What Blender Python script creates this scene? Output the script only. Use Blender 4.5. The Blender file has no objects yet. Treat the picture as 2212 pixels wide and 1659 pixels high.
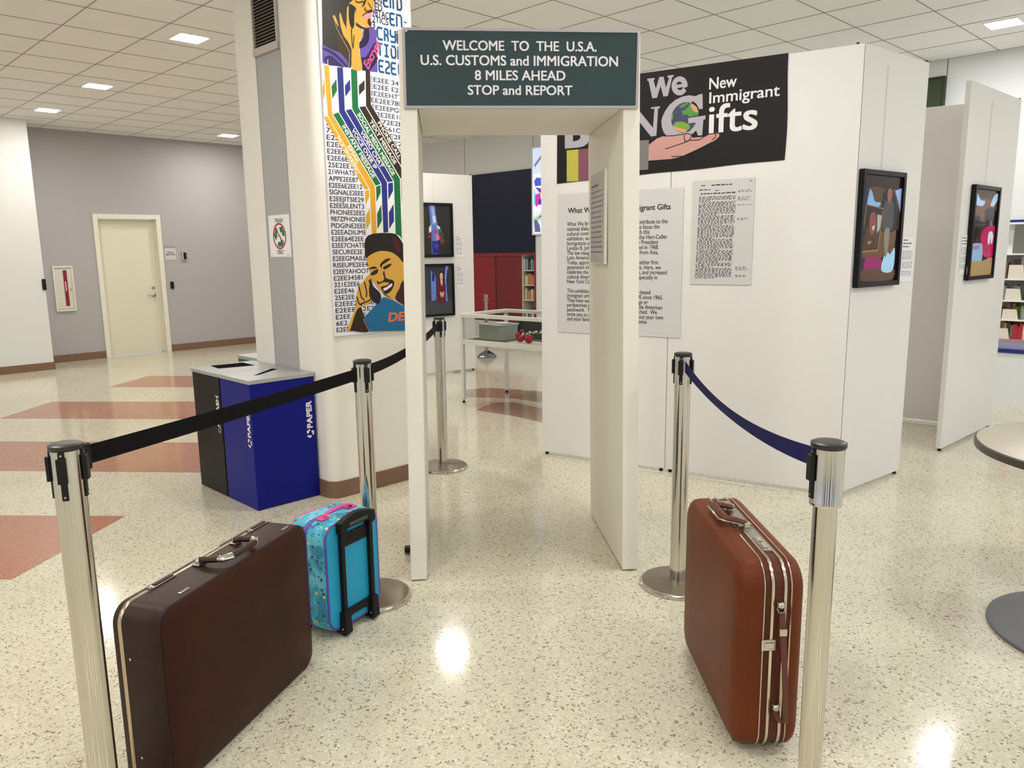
import bpy, math, random
from mathutils import Vector, Matrix
from mathutils.geometry import tessellate_polygon
random.seed(7)
SC = bpy.context.scene
COL = SC.collection
R2 = math.sqrt(.5)

# ------------------------------------------------------------------ camera, world, exposure
F, PITCH, ROLL, EYE = 1668.0, math.radians(9.9), 0.0129, 1.5      # focal length in pixels of the 2212 x 1659 frame
cam_data = bpy.data.cameras.new('camera')
cam_data.sensor_width = 36.0
cam_data.lens = F / 2212 * 36.0
cam_data.clip_start = 0.05
cam = bpy.data.objects.new('camera', cam_data)
COL.objects.link(cam)
cam.matrix_world = (Matrix.Translation((0, 0, EYE)) @ Matrix.Rotation(math.pi / 2 - PITCH, 4, 'X')
                    @ Matrix.Rotation(-ROLL, 4, 'Z'))
SC.camera = cam
SC.view_settings.view_transform = 'Standard'
SC.view_settings.look = 'None'
SC.view_settings.gamma = 1.0
SC.view_settings.use_curve_mapping = False
SC.view_settings.exposure = -0.03
LAMP_W = 24.0                                                    # radiant watts of one ceiling light
WORLD_S = 0.95
world = bpy.data.worlds.new('world')
SC.world = world
world.use_nodes = True
world.node_tree.nodes['Background'].inputs[0].default_value = (0.84, 0.91, 1.0, 1)
world.node_tree.nodes['Background'].inputs[1].default_value = WORLD_S

# ceiling lights on the building's 45 degree grid (p runs to the back left, q to the back right)
def pq(p, q): return ((q - p) * R2, (q + p) * R2)
CEIL = 3.2
SEEN_LIGHTS = [(-2.545, 6.57), (-4.20, 8.31), (-5.47, 9.60), (-4.12, 11.80), (0.73, 6.75), (3.90, 6.45), (-0.75, 8.50)]
HIDDEN_LIGHTS = [pq(p, q) for q in (-4.6, -2.1, .4, 2.9, 5.4) for p in (-5.2, -2.85, -.5, 1.85, 4.2)
                 if (p, q) not in ((4.2, 2.9), (1.85, 5.4)) and not (q + p > 7.6 and abs(q - p) < .72 * (q + p) + 1.0)]
HIDDEN_LIGHTS += [pq(-.5, 7.6), pq(-2.85, 7.6), (-7.6, 8.0), (2.26, 8.2), (-2.44, 10.1), (-.2, 4.2)]  # extra lamps, some added to brighten the back area and the poster face
for (x, y) in HIDDEN_LIGHTS:                                     # unseen lamps: the rest of the grid and the added ones
    ld = bpy.data.lights.new('unseen_ceiling_lamp', 'AREA')
    ld.shape = 'SQUARE'; ld.size = .23; ld.energy = LAMP_W
    ld.color = (1, .97, .92) if x < 0.0 else (.94, .97, 1)
    lo = bpy.data.objects.new('unseen_ceiling_lamp', ld)
    lo.location = (x, y, CEIL - .012)
    COL.objects.link(lo)

# ------------------------------------------------------------------ measuring: picture point -> place
def ray(x, y):
    dx, dy = x - 1106.0, y - 829.5
    c, s = math.cos(ROLL), math.sin(ROLL)
    rx, up = dx * c - dy * s, -(dx * s + dy * c)
    cp, sp = math.cos(PITCH), math.sin(PITCH)
    return Vector((rx, F * cp + up * sp, -F * sp + up * cp))
def fl(x, y, z=0.0):                                             # point of a level surface at height z
    r = ray(x, y)
    return Vector((0, 0, EYE)) + r * ((z - EYE) / r.z)

ORG = {}
class Surf:                                                      # an upright plane; u runs to the right, y away from the viewer
    def __init__(s, p, q):
        s.p = Vector((p[0], p[1], 0)); d = Vector((q[0] - p[0], q[1] - p[1], 0)); s.len = d.length
        s.d = d.normalized(); s.n = Vector((-s.d.y, s.d.x, 0)); s.a = math.atan2(s.d.y, s.d.x)
    def uv(s, x, y, off=0.0):
        r = ray(x, y)
        P = Vector((0, 0, EYE)) + r * ((s.n.dot(s.p) + off) / s.n.dot(r))
        return ((P - s.p).dot(s.d), P.z)
    def poly(s, pts, off=0.0): return [s.uv(*p, off) for p in pts]
    def w(s, u, y, z): return s.p + s.d * u + s.n * y + Vector((0, 0, z))

# ------------------------------------------------------------------ materials
def lin(c):
    if isinstance(c, str): c = tuple(int(c[i:i + 2], 16) for i in (0, 2, 4))
    return tuple(((v / 255) / 12.92 if v / 255 <= .04045 else ((v / 255 + .055) / 1.055) ** 2.4) for v in c) + (1.0,)
MATS = {}
def mat(name, c=(200, 200, 200), rough=.5, metal=0.0, spec=.5, noise=0, nscale=8, bump=0, bscale=60, emit=0, trans=0, alpha=1, coat=0):
    if name in MATS: return MATS[name]
    m = bpy.data.materials.new(name); m.use_nodes = True
    nt = m.node_tree; b = nt.nodes['Principled BSDF']
    col = lin(c)
    b.inputs['Base Color'].default_value = col
    b.inputs['Roughness'].default_value = rough
    b.inputs['Metallic'].default_value = metal
    b.inputs['Specular IOR Level'].default_value = spec
    if coat: b.inputs['Coat Weight'].default_value = coat; b.inputs['Coat Roughness'].default_value = .08
    if emit:
        b.inputs['Emission Color'].default_value = col; b.inputs['Emission Strength'].default_value = emit
    if trans: b.inputs['Transmission Weight'].default_value = trans; b.inputs['IOR'].default_value = 1.1
    if alpha < 1: b.inputs['Alpha'].default_value = alpha
    tc = nt.nodes.new('ShaderNodeTexCoord')
    if noise:
        n = nt.nodes.new('ShaderNodeTexNoise'); n.inputs['Scale'].default_value = nscale; n.inputs['Detail'].default_value = 5
        nt.links.new(tc.outputs['Object'], n.inputs['Vector'])
        rp = nt.nodes.new('ShaderNodeValToRGB')
        rp.color_ramp.elements[0].position = .3; rp.color_ramp.elements[1].position = .7
        rp.color_ramp.elements[0].color = tuple(v * (1 - noise) for v in col[:3]) + (1,)
        rp.color_ramp.elements[1].color = tuple(min(1, v * (1 + noise)) for v in col[:3]) + (1,)
        nt.links.new(n.outputs['Fac'], rp.inputs['Fac']); nt.links.new(rp.outputs['Color'], b.inputs['Base Color'])
    if bump:
        n = nt.nodes.new('ShaderNodeTexNoise'); n.inputs['Scale'].default_value = bscale; n.inputs['Detail'].default_value = 3
        nt.links.new(tc.outputs['Object'], n.inputs['Vector'])
        bp = nt.nodes.new('ShaderNodeBump'); bp.inputs['Strength'].default_value = bump; bp.inputs['Distance'].default_value = .004
        nt.links.new(n.outputs['Fac'], bp.inputs['Height']); nt.links.new(bp.outputs['Normal'], b.inputs['Normal'])
    MATS[name] = m
    return m
def ink(c):                                                      # a printed colour
    return mat('ink_' + (c if isinstance(c, str) else '%02x%02x%02x' % c), c, .45, spec=.3)

def terrazzo(name, base, dark, light, frac):
    m = bpy.data.materials.new(name); m.use_nodes = True; nt = m.node_tree; b = nt.nodes['Principled BSDF']
    N = nt.nodes.new; L = nt.links.new
    tc = N('ShaderNodeTexCoord')
    mp = N('ShaderNodeMapping'); L(tc.outputs['Object'], mp.inputs['Vector'])
    nz = N('ShaderNodeTexNoise'); nz.inputs['Scale'].default_value = 60; L(mp.outputs['Vector'], nz.inputs['Vector'])
    mx = N('ShaderNodeMixRGB'); mx.blend_type = 'LINEAR_LIGHT'; mx.inputs['Fac'].default_value = .012
    L(mp.outputs['Vector'], mx.inputs[1]); L(nz.outputs['Color'], mx.inputs[2])
    v1 = N('ShaderNodeTexVoronoi'); v1.inputs['Scale'].default_value = 150; L(mx.outputs['Color'], v1.inputs['Vector'])
    sx = N('ShaderNodeSeparateColor'); L(v1.outputs['Color'], sx.inputs['Color'])
    rp = N('ShaderNodeValToRGB'); rp.color_ramp.interpolation = 'CONSTANT'
    e = rp.color_ramp.elements
    e[0].position = 0; e[0].color = dark
    e[1].position = frac * .5; e[1].color = tuple(.38 * d + .62 * x for d, x in zip(dark, base))
    for pos, c in ((frac, base), (.45, tuple(x * .94 for x in base[:3]) + (1,)), (.62, base), (.86, light)):
        q = e.new(pos); q.color = c
    L(sx.outputs['Red'], rp.inputs['Fac'])
    n2 = N('ShaderNodeTexNoise'); n2.inputs['Scale'].default_value = 1.1; n2.inputs['Detail'].default_value = 3
    L(mp.outputs['Vector'], n2.inputs['Vector'])
    r2 = N('ShaderNodeMapRange'); r2.inputs['From Min'].default_value = .3; r2.inputs['From Max'].default_value = .7
    r2.inputs['To Min'].default_value = .93; r2.inputs['To Max'].default_value = 1.04
    L(n2.outputs['Fac'], r2.inputs['Value'])
    ml = N('ShaderNodeMixRGB'); ml.blend_type = 'MULTIPLY'; ml.inputs['Fac'].default_value = 1
    L(rp.outputs['Color'], ml.inputs[1]); L(r2.outputs['Result'], ml.inputs[2])
    L(ml.outputs['Color'], b.inputs['Base Color'])
    r3 = N('ShaderNodeMapRange'); r3.inputs['To Min'].default_value = .07; r3.inputs['To Max'].default_value = .15
    L(n2.outputs['Fac'], r3.inputs['Value']); L(r3.outputs['Result'], b.inputs['Roughness'])
    b.inputs['Specular IOR Level'].default_value = .55
    return m

M_FLOOR = terrazzo('cream_terrazzo', (.61, .565, .43, 1), (.27, .23, .16, 1), (.70, .66, .53, 1), .14)
M_BROWN = terrazzo('brown_terrazzo', (.33, .235, .17, 1), (.2, .14, .1, 1), (.40, .3, .23, 1), .2)
M_RUST = terrazzo('rust_terrazzo', (.40, .155, .085, 1), (.29, .10, .055, 1), (.46, .20, .12, 1), .2)
M_CEIL = mat('ceiling_tile', (244, 243, 241), .9, bump=.15, bscale=120)
M_GRID = mat('ceiling_reveal', (158, 152, 142), .8)
M_WALL = mat('white_wall_paint', (225, 225, 222), .75)
M_LAV = mat('grey_lavender_wall_paint', (177, 173, 174), .8, bump=.05, bscale=200)
M_CREAM = mat('cream_column_paint', (234, 229, 220), .75)
M_BASE = mat('brown_rubber_base', (124, 94, 72), .5)
M_PANEL = mat('white_panel_laminate', (221, 217, 212), .5)
M_GATE = mat('cream_gate_board', (232, 227, 214), .55)
M_BLACK = mat('black_plastic', (14, 13, 13), .4, spec=.3)
M_CHROME = mat('chrome', (205, 200, 190), .13, 1.0)
M_STEEL = mat('satin_steel', (176, 168, 156), .3, 1.0)
M_GREY = mat('grey_column_plate', (172, 169, 168), .5)
M_ALU = mat('painted_case_frame', (214, 214, 204), .4)
M_BELTK = mat('black_belt_webbing', (11, 10, 10), .75, spec=.12, bump=.1, bscale=300)
M_BELTB = mat('navy_belt_webbing', (18, 22, 80), .7, spec=.15, bump=.1, bscale=300)
M_GLASS = mat('clear_glass', (24, 30, 30), .02, alpha=.10, spec=.6)

# ------------------------------------------------------------------ mesh builder
class MB:
    def __init__(s): s.v = []; s.f = []; s.m = []; s.sm = []; s.M = None
    def add(s, vs, fs, m=0, smooth=False):
        o = len(s.v)
        s.v += [tuple(s.M @ Vector(v)) if s.M else tuple(v) for v in vs]
        for f in fs: s.f.append([i + o for i in f]); s.m.append(m); s.sm.append(smooth)
        return s
    def box(s, x0, x1, y0, y1, z0, z1, m=0):
        return s.add([(x, y, z) for z in (z0, z1) for y in (y0, y1) for x in (x0, x1)],
                     [(0, 2, 3, 1), (4, 5, 7, 6), (0, 1, 5, 4), (2, 6, 7, 3), (0, 4, 6, 2), (1, 3, 7, 5)], m)
    def hexa(s, lo, hi, m=0):                                    # 4 points below, 4 above
        return s.add(list(lo) + list(hi), [(3, 2, 1, 0), (4, 5, 6, 7), (0, 1, 5, 4), (1, 2, 6, 5), (2, 3, 7, 6), (3, 0, 4, 7)], m)
    def prism(s, pts, z0, z1, m=0, smooth=False):                # outline in x,y
        n = len(pts)
        vs = [(x, y, z0) for x, y in pts] + [(x, y, z1) for x, y in pts]
        return s.add(vs, [tuple(range(n))[::-1], tuple(range(n, 2 * n))] + [(i, (i + 1) % n, n + (i + 1) % n, n + i) for i in range(n)], m, smooth)
    def slab(s, pts, y0, y1, m=0, smooth=False):                 # outline in x,z, thickness in y
        n = len(pts)
        vs = [(x, y0, z) for x, z in pts] + [(x, y1, z) for x, z in pts]
        return s.add(vs, [tuple(range(n)), tuple(range(n, 2 * n))[::-1]] + [(i, n + i, n + (i + 1) % n, (i + 1) % n) for i in range(n)], m, smooth)
    def lathe(s, prof, n=32, c=(0, 0, 0), m=0, smooth=True):
        vs, fs = [], []
        for r, z in prof:
            for i in range(n):
                a = 2 * math.pi * i / n
                vs.append((c[0] + r * math.cos(a), c[1] + r * math.sin(a), c[2] + z))
        for k in range(len(prof) - 1):
            for i in range(n):
                j = (i + 1) % n
                fs.append((k * n + i, k * n + j, (k + 1) * n + j, (k + 1) * n + i))
        fs.append(tuple(range(n))[::-1]); fs.append(tuple(range((len(prof) - 1) * n, len(prof) * n)))
        return s.add(vs, fs, m, smooth)
    def tube(s, path, r, n=10, m=0, closed=False, flat=1.0):
        P = [Vector(p) for p in path]; k = len(P); vs, fs = [], []
        up = Vector((0, 0, 1))
        for i, p in enumerate(P):
            a = P[(i - 1) % k] if (closed or i > 0) else P[i]
            b = P[(i + 1) % k] if (closed or i < k - 1) else P[i]
            t = (b - a).normalized()
            u = up if abs(t.dot(up)) < .95 else Vector((0, 1, 0))
            e1 = t.cross(u).normalized(); e2 = e1.cross(t).normalized()
            for j in range(n):
                q = 2 * math.pi * j / n
                vs.append(p + e1 * (r * math.cos(q)) + e2 * (r * flat * math.sin(q)))
        for i in range(k if closed else k - 1):
            for j in range(n):
                fs.append((i * n + j, i * n + (j + 1) % n, ((i + 1) % k) * n + (j + 1) % n, ((i + 1) % k) * n + j))
        if not closed: fs += [tuple(range(n))[::-1], tuple(range((k - 1) * n, k * n))]
        return s.add(vs, fs, m, True)
    def ball(s, c, r, m=0, sx=1, sy=1, sz=1, n=10):
        pr = [(max(1e-4, r * math.sin(math.pi * i / n)), -r * math.cos(math.pi * i / n)) for i in range(n + 1)]
        old, T = s.M, Matrix.Translation(c) @ Matrix.Diagonal((sx, sy, sz, 1))
        s.M = old @ T if old else T
        s.lathe(pr, n + 4, m=m); s.M = old
        return s
    def loft(s, L, H, R, stations, m=0, n=7):                    # rounded-rectangle rings in x,z stepped along y
        vs, fs, k = [], [], 4 * n
        for (y, ins) in stations:
            r = max(R - ins * .6, .012); x0, x1, z0, z1 = ins, L - ins, ins, H - ins
            for cx, cz, a0 in ((x1 - r, z1 - r, 0), (x0 + r, z1 - r, 90), (x0 + r, z0 + r, 180), (x1 - r, z0 + r, 270)):
                for i in range(n):
                    a = math.radians(a0 + 90 * i / (n - 1))
                    vs.append((cx + r * math.cos(a), y, cz + r * math.sin(a)))
        for t in range(len(stations) - 1):
            for i in range(k):
                fs.append((t * k + i, (t + 1) * k + i, (t + 1) * k + (i + 1) % k, t * k + (i + 1) % k))
        fs.append(tuple(range(k))); fs.append(tuple(range((len(stations) - 1) * k, len(stations) * k))[::-1])
        return s.add(vs, fs, m, True)
    def build(s, name, mats, parent=None, bevel=0, seg=2, top=None, loc=None, rot=0):
        me = bpy.data.meshes.new(name)
        if top: S, u, y, z = top; sh = (u, y, z)
        else: sh = ORG.get(parent, (0, 0, 0)) if parent else (0, 0, 0)
        me.from_pydata([(v[0] - sh[0], v[1] - sh[1], v[2] - sh[2]) for v in s.v], [], s.f)
        mats = mats if isinstance(mats, (list, tuple)) else [mats]
        for m in mats: me.materials.append(m)
        me.polygons.foreach_set('material_index', s.m); me.polygons.foreach_set('use_smooth', s.sm)
        me.update()
        if any(s.sm): me.set_sharp_from_angle(angle=math.radians(38))
        o = bpy.data.objects.new(name, me); COL.objects.link(o)
        if parent: o.parent = parent; ORG[o] = sh
        if top: o.location = S.w(u, y, z); o.rotation_euler.z = S.a; ORG[o] = sh
        if loc: o.location = loc; o.rotation_euler.z = rot
        if bevel:
            b = o.modifiers.new('bevel', 'BEVEL'); b.width = bevel; b.segments = seg; b.limit_method = 'ANGLE'; b.angle_limit = math.radians(40)
        return o

def tag(o, label=None, cat=None, group=None, kind=None):
    if label: o['label'] = label
    if cat: o['category'] = cat
    if group: o['group'] = group
    if kind: o['kind'] = kind
    return o
def structure(o): return tag(o, kind='structure')
def thing(name, label, cat, loc=(0, 0, 0), rot=0, group=None):
    o = bpy.data.objects.new(name, None); o.empty_display_size = .05; COL.objects.link(o)
    o.location = loc; o.rotation_euler.z = rot
    return tag(o, label, cat, group)
def sthing(S, name, label, cat, u, z, y=0, group=None):
    o = thing(name, label, cat, S.w(u, y, z), S.a, group); ORG[o] = (u, y, z)
    return o

# ------------------------------------------------------------------ flat artwork: polygons, strokes and lettering
TXT = {}
def text2d(s, bold=0.0, shear=0.0):
    k = (s, shear)
    if k not in TXT:
        cu = bpy.data.curves.new('t', 'FONT'); cu.body = s; cu.size = 1; cu.resolution_u = 4; cu.shear = shear
        ob = bpy.data.objects.new('t', cu); COL.objects.link(ob)
        me = bpy.data.meshes.new_from_object(ob.evaluated_get(bpy.context.evaluated_depsgraph_get()))
        vs = [(v.co.x, v.co.y) for v in me.vertices]; fs = [tuple(p.vertices) for p in me.polygons]
        bpy.data.objects.remove(ob); bpy.data.curves.remove(cu); bpy.data.meshes.remove(me)
        TXT[k] = (vs, fs, min(v[0] for v in vs) if vs else 0, max(v[0] for v in vs) if vs else 0)
    return TXT[k]
CAP = max(v[1] for v in text2d('H')[0])
class Art:                                                       # layered print in the x,z plane facing -y
    def __init__(s): s.mb = MB(); s.mats = []; s.step = .0004; s.k = 0
    def mi(s, c):
        m = c if not isinstance(c, (str, tuple)) else ink(c)
        if m not in s.mats: s.mats.append(m)
        return s.mats.index(m)
    def poly(s, lay, c, pts, y=0.0):
        s.k = (s.k + 1) % 110; y -= s.k * 3e-6
        tri = tessellate_polygon([[Vector((u, z, 0)) for u, z in pts]])
        out = []
        for t in tri:
            a, b, d = (pts[i] for i in t)
            cr = (b[0] - a[0]) * (d[1] - a[1]) - (b[1] - a[1]) * (d[0] - a[0])
            out.append(t if cr > 0 else t[::-1])
        s.mb.add([(u, y - lay * s.step, z) for u, z in pts], out, s.mi(c)); return s
    def rect(s, lay, c, x0, x1, z0, z1): return s.poly(lay, c, [(x0, z0), (x1, z0), (x1, z1), (x0, z1)])
    def disc(s, lay, c, cx, cz, rx, rz=None, n=28): return s.poly(lay, c, [(cx + rx * math.cos(2 * math.pi * i / n), cz + (rz or rx) * math.sin(2 * math.pi * i / n)) for i in range(n)])
    def ring(s, lay, c, cx, cz, r0, r1, n=32):
        for i in range(n):
            a, b = 2 * math.pi * i / n, 2 * math.pi * (i + 1) / n
            s.poly(lay, c, [(cx + r * math.cos(t), cz + r * math.sin(t)) for r, t in ((r0, a), (r1, a), (r1, b), (r0, b))])
        return s
    def stroke(s, lay, c, pts, w):
        for i in range(len(pts) - 1):
            a, b = Vector(pts[i]), Vector(pts[i + 1]); d = b - a
            if d.length < 1e-6: continue
            d.normalize(); n = Vector((-d.y, d.x)) * (w / 2); a = a - d * w * .3; b = b + d * w * .3
            s.poly(lay, c, [tuple(a - n), tuple(b - n), tuple(b + n), tuple(a + n)])
        return s
    def text(s, lay, c, st, u, z, h, w=None, bold=0.0, al='l', rot=0.0, xs=1.0, shear=0.0, clip=None):
        vs, fs, x0, x1 = text2d(st, bold, shear)
        if not vs: return s
        sz = h / CAP; sx = (w / (x1 - x0)) if w else sz * xs
        wd = (x1 - x0) * sx; ox = {'l': 0, 'r': -wd, 'c': -wd / 2}[al]
        cr, sr = math.cos(rot), math.sin(rot); out = []
        for x, y in vs:
            X, Z = (x - x0) * sx + ox, y * sz
            U, V = u + X * cr - Z * sr, z + X * sr + Z * cr
            if clip: U = min(max(U, clip[0]), clip[1])
            out.append((U, -lay * s.step, V))
        b = bold * sz
        for i, (du, dv) in enumerate(((0, 0),) if not bold else ((-b, -b * .6), (b, -b * .6), (b, b * .6), (-b, b * .6))):   # a heavier stroke
            s.mb.add([(x + du, y - i * .00001, z + dv) for x, y, z in out], fs, s.mi(c))
        return s
    def blob(s, lay, c, pts, n=4):                               # outline rounded through its points
        k = len(pts); out = []
        for i in range(k):
            p0, p1, p2, p3 = (pts[(i + j) % k] for j in (-1, 0, 1, 2))
            d = math.dist(p1, p2)
            for q in range(n):
                t = q / n; w0, w1, w2, w3 = -.5 * t + t * t - .5 * t ** 3, 1 - 2.5 * t * t + 1.5 * t ** 3, .5 * t + 2 * t * t - 1.5 * t ** 3, -.5 * t * t + .5 * t ** 3
                out.append(tuple(a_ * w0 + b_ * w1 + c_ * w2 + d_ * w3 for a_, b_, c_, d_ in zip(p0, p1, p2, p3)))
        return s.poly(lay, c, out)
    def words(s, lay, c, u0, u1, z, h, fill=.88, wl=(.012, .03)):   # a line of print too small to read
        u = u0
        while u < u1:
            e = min(u1, u + random.uniform(*wl)); s.rect(lay, c, u, e, z, z + h * random.uniform(.75, 1)); u = e + (1 - fill) * .03 + .002
        return s
    def build(s, name, parent=None, **k): return s.mb.build(name, s.mats, parent, **k)
def recycle(A, lay, c, cu, cz, r, rot=0.0):                      # three chasing arrows
    for k in range(3):
        a0 = rot + k * 2 * math.pi / 3; f = lambda q, R_: (cu + r * R_ * math.cos(a0 + q), cz + r * R_ * math.sin(a0 + q))
        A.poly(lay, c, [f(.0, .56), f(.0, 1.0), f(.42, 1.02), f(.85, 1.0), f(.85, .56), f(.42, .58)])
        A.poly(lay, c, [f(.85, .34), f(.85, 1.24), f(1.55, .84)])

# ================================================================== THE ROOM
structure(MB().box(-13, 12, -8, 17, -.1, 0).build('floor', M_FLOOR))
structure(MB().box(-13, 12, -8, 17, CEIL, CEIL + .1).build('ceiling', M_CEIL))
g = MB(); CELL = .575
g.M = Matrix.Translation((-2.936, 5.764, 0)) @ Matrix.Rotation(math.radians(44.4), 4, 'Z')
for i in range(-30, 31):
    for k in (0, 1):
        a = (i * CELL - .003, i * CELL + .003); b = (-17, 17)
        (x0, x1), (y0, y1) = (a, b) if k else (b, a)
        g.box(x0, x1, y0, y1, CEIL - .003, CEIL + .002)
structure(g.build('trim_1', M_GRID))

def inlay(n, pts, M=M_RUST):
    structure(MB().prism([tuple(fl(*p)[:2]) for p in pts][::-1], -.004, .0012).build('trim_%d' % (n + 10), M))
inlay(1, [(-300, 1112), (270, 1115), (25, 1252), (-330, 1254)])
inlay(2, [(-260, 952), (560, 957), (565, 1022), (-300, 1014)])
inlay(3, [(112, 868), (600, 867), (620, 906), (0, 904)])
inlay(4, [(322, 812), (620, 812), (640, 837), (236, 836)])
inlay(5, [(1028, 886), (1064, 870), (1109, 869), (1290, 908), (1290, 940), (1116, 900)], M_BROWN)
inlay(6, [(1000, 842), (1060, 838), (1260, 852), (1260, 884), (1112, 861), (1000, 858)], M_BROWN)

SB = Surf((-6.1, 11.15), (-6.1 + R2, 11.15 + R2))                # wall with the office door
DU0, DU1, DZ = .19, 1.135, 2.075
wb = MB().box(-2, DU0 + .02, 0, .3, 0, CEIL).box(DU1 - .02, 4.75, 0, .3, 0, CEIL).box(DU0 + .02, DU1 - .02, 0, .3, DZ - .02, CEIL)
structure(wb.build('wall_door', M_LAV, top=(SB, 0, 0, 0)))
structure(MB().box(-1.5, DU0, -.012, 0, 0, .105).box(DU1, 4.7, -.012, 0, 0, .105).build('baseboard_door', M_BASE, top=(SB, 0, 0, 0), bevel=.003))
SL = Surf((-6.1, 10.2), (-6.1 + R2, 10.2 + R2))                  # white wall nearer on the left
structure(MB().box(-6, 0, 0, .66, 0, CEIL).build('wall_left', M_WALL, top=(SL, 0, 0, 0)))
structure(MB().box(-6, .012, -.012, 0, 0, .1).box(0, .012, 0, .66, 0, .1).build('baseboard_left', M_BASE, top=(SL, 0, 0, 0), bevel=.003))

SR = Surf((9.0, -6.5), (-9.0, -6.5))                            # dark piers added behind the camera for streaks in the chrome
dw = MB()
for u, w_ in ((2.6, .9), (5.0, .7), (7.5, 1.3), (10.2, .8), (12.6, 1.3), (15.5, .8)): dw.box(u, u + w_, -.02, .2, 0, CEIL)
structure(dw.build('added_rear_piers', mat('dark_pier_panel', (70, 50, 36), .5), top=(SR, 0, 0, 0)))
SW = Surf((-2.75, 14.5), (-2.75 + R2, 14.5 - R2))                # long back wall
NA1 = SW.uv(1158, 600)[0]; NA0 = NA1 - 1.9; NZ0, NZ1 = .40, SW.uv(1158, 546)[1]
NB0 = SW.uv(2147, 620)[0] - .45; NB1 = NB0 + 2.1
BZ0, BZ1 = SW.uv(2190, 763)[1], SW.uv(2190, 475)[1]
w = MB()
for a, b, c, d in ((-.4, NA0, 0, CEIL), (NA0, NA1, 0, NZ0), (NA0, NA1, NZ1, CEIL), (NA1, NB0, 0, CEIL), (NB0, NB1, 0, BZ0), (NB0, NB1, BZ1, CEIL), (NB1, 13.5, 0, CEIL)):
    w.box(a, b, 0, .55, c, d)
structure(w.build('wall_back', M_WALL, top=(SW, 0, 0, 0)))
sm = MB()
for px, py in ((1003, 310), (1151, 300), (2046, 160)):
    u = SW.uv(px, py)[0]; sm.box(u - .004, u + .004, -.002, .001, 2.65 if px < 2000 else 2.0, CEIL)
structure(sm.build('trim_2', mat('seam_shadow', (120, 120, 118), .8), top=(SW, 0, 0, 0)))
structure(MB().box(-.3, NA1 + 4, -.012, 0, 0, .06).build('baseboard_back', mat('pale_base', (200, 200, 194), .5), top=(SW, 0, 0, 0)))

# office door
d1 = structure(sthing(SB, 'door_1', None, None, DU0, 0))
f = MB().box(DU0, DU0 + .065, -.02, .12, 0, DZ).box(DU1 - .065, DU1, -.02, .12, 0, DZ).box(DU0 + .065, DU1 - .065, -.02, .12, DZ - .065, DZ)
f.box(DU0 + .065, DU0 + .085, .06, .16, 0, DZ - .065).box(DU1 - .085, DU1 - .065, .06, .16, 0, DZ - .065)
M_DOOR = mat('ivory_door_paint', (226, 222, 200), .45)
f.build('door_frame', mat('ivory_frame_paint', (232, 229, 212), .45), d1, bevel=.003)
leaf = MB().box(DU0 + .07, DU1 - .07, .09, .135, .012, DZ - .07).build('door_leaf', M_DOOR, d1, bevel=.002)
hx = DU1 - .155
h = MB(); h.M = Matrix.Translation((hx, .09, .88)) @ Matrix.Rotation(math.pi / 2, 4, 'X')
h.lathe([(.034, 0), (.034, .008), (.015, .014), (.013, .05)], 20); h.M = None
h.tube([(hx, .04, .88), (hx - .05, .036, .882), (hx - .11, .045, .878)], .010, 8)
h.build('door_handle', M_STEEL, d1)
h = MB(); h.M = Matrix.Translation((hx, .09, .99)) @ Matrix.Rotation(math.pi / 2, 4, 'X')
h.lathe([(.026, 0), (.026, .008), (.014, .014), (.012, .016)], 18); h.build('deadbolt', M_STEEL, d1)

# fire extinguisher cabinet and the small things on the door wall
t = sthing(SB, 'fire_extinguisher_cabinet', 'ivory metal fire extinguisher cabinet with narrow red glass strip beside the office door', 'cabinet', -.27, .72)
MB().box(-.40, -.375, -.03, 0, .715, 1.35).box(-.165, -.14, -.03, 0, .715, 1.35).box(-.375, -.165, -.03, 0, .715, .745).box(-.375, -.165, -.03, 0, 1.32, 1.35).build('frame', mat('ivory_metal', (222, 221, 206), .45), t, bevel=.004)
MB().box(-.375, -.165, -.018, -.002, .75, 1.315).build('door', mat('ivory_metal_door', (214, 213, 198), .45), t, bevel=.002)
MB().box(-.27, -.222, -.022, -.018, .79, 1.29).build('window_strip', mat('red_glass', (140, 34, 44), .15), t)
a = Art(); a.rect(0, 'd8c6c2', -.258, -.24, 1.0, 1.13); a.text(1, 'a03038', 'FIRE', -.244, 1.01, .009, .105, rot=math.pi / 2, bold=.01)
a.build('lettering', t).location = (0, -.0225, 0)
MB().box(-.195, -.185, -.03, -.018, .99, 1.04).build('latch', M_STEEL, t)
t = sthing(SB, 'office_sign', 'small clear wall sign with dark letters beside the office door', 'sign', 1.245, 1.41)
MB().box(1.163, 1.328, -.006, 0, 1.405, 1.6).build('plate', mat('sign_acrylic', (206, 204, 204), .25), t)
MB().box(1.163, 1.328, -.009, 0, 1.585, 1.612).build('header_strip', mat('sign_strip', (150, 148, 148), .4), t)
a = Art(); a.text(1, '3a3836', 'CENTRAL', 1.245, 1.507, .022, .10, al='c', bold=.02).text(1, '3a3836', 'LIBRARY OFFICE', 1.245, 1.475, .022, .145, al='c', bold=.02)
a.build('lettering', t).location = (0, -.0064, 0)
t = sthing(SB, 'thermostat', 'square silver wall control with black screen beside the office sign', 'wall control', 1.455, 1.39)
MB().box(1.41, 1.5, -.025, 0, 1.39, 1.535).build('case', mat('silver_plastic', (176, 176, 176), .35), t, bevel=.008)
MB().box(1.437, 1.482, -.029, -.02, 1.41, 1.515).build('screen', M_BLACK, t, bevel=.003)
tag(MB().box(1.205, 1.255, -.022, 0, .965, 1.075).build('card_reader', M_BLACK, top=(SB, 1.23, 0, .965), bevel=.008), 'small black card reader on the lavender wall below the office sign', 'card reader')
tag(MB().box(-.035, .012, -.024, 0, 1.05, 1.195).build('card_reader', M_BLACK, top=(SL, -.02, 0, 1.05), bevel=.008), 'small black card reader on the corner edge of the white wall', 'card reader')

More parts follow.
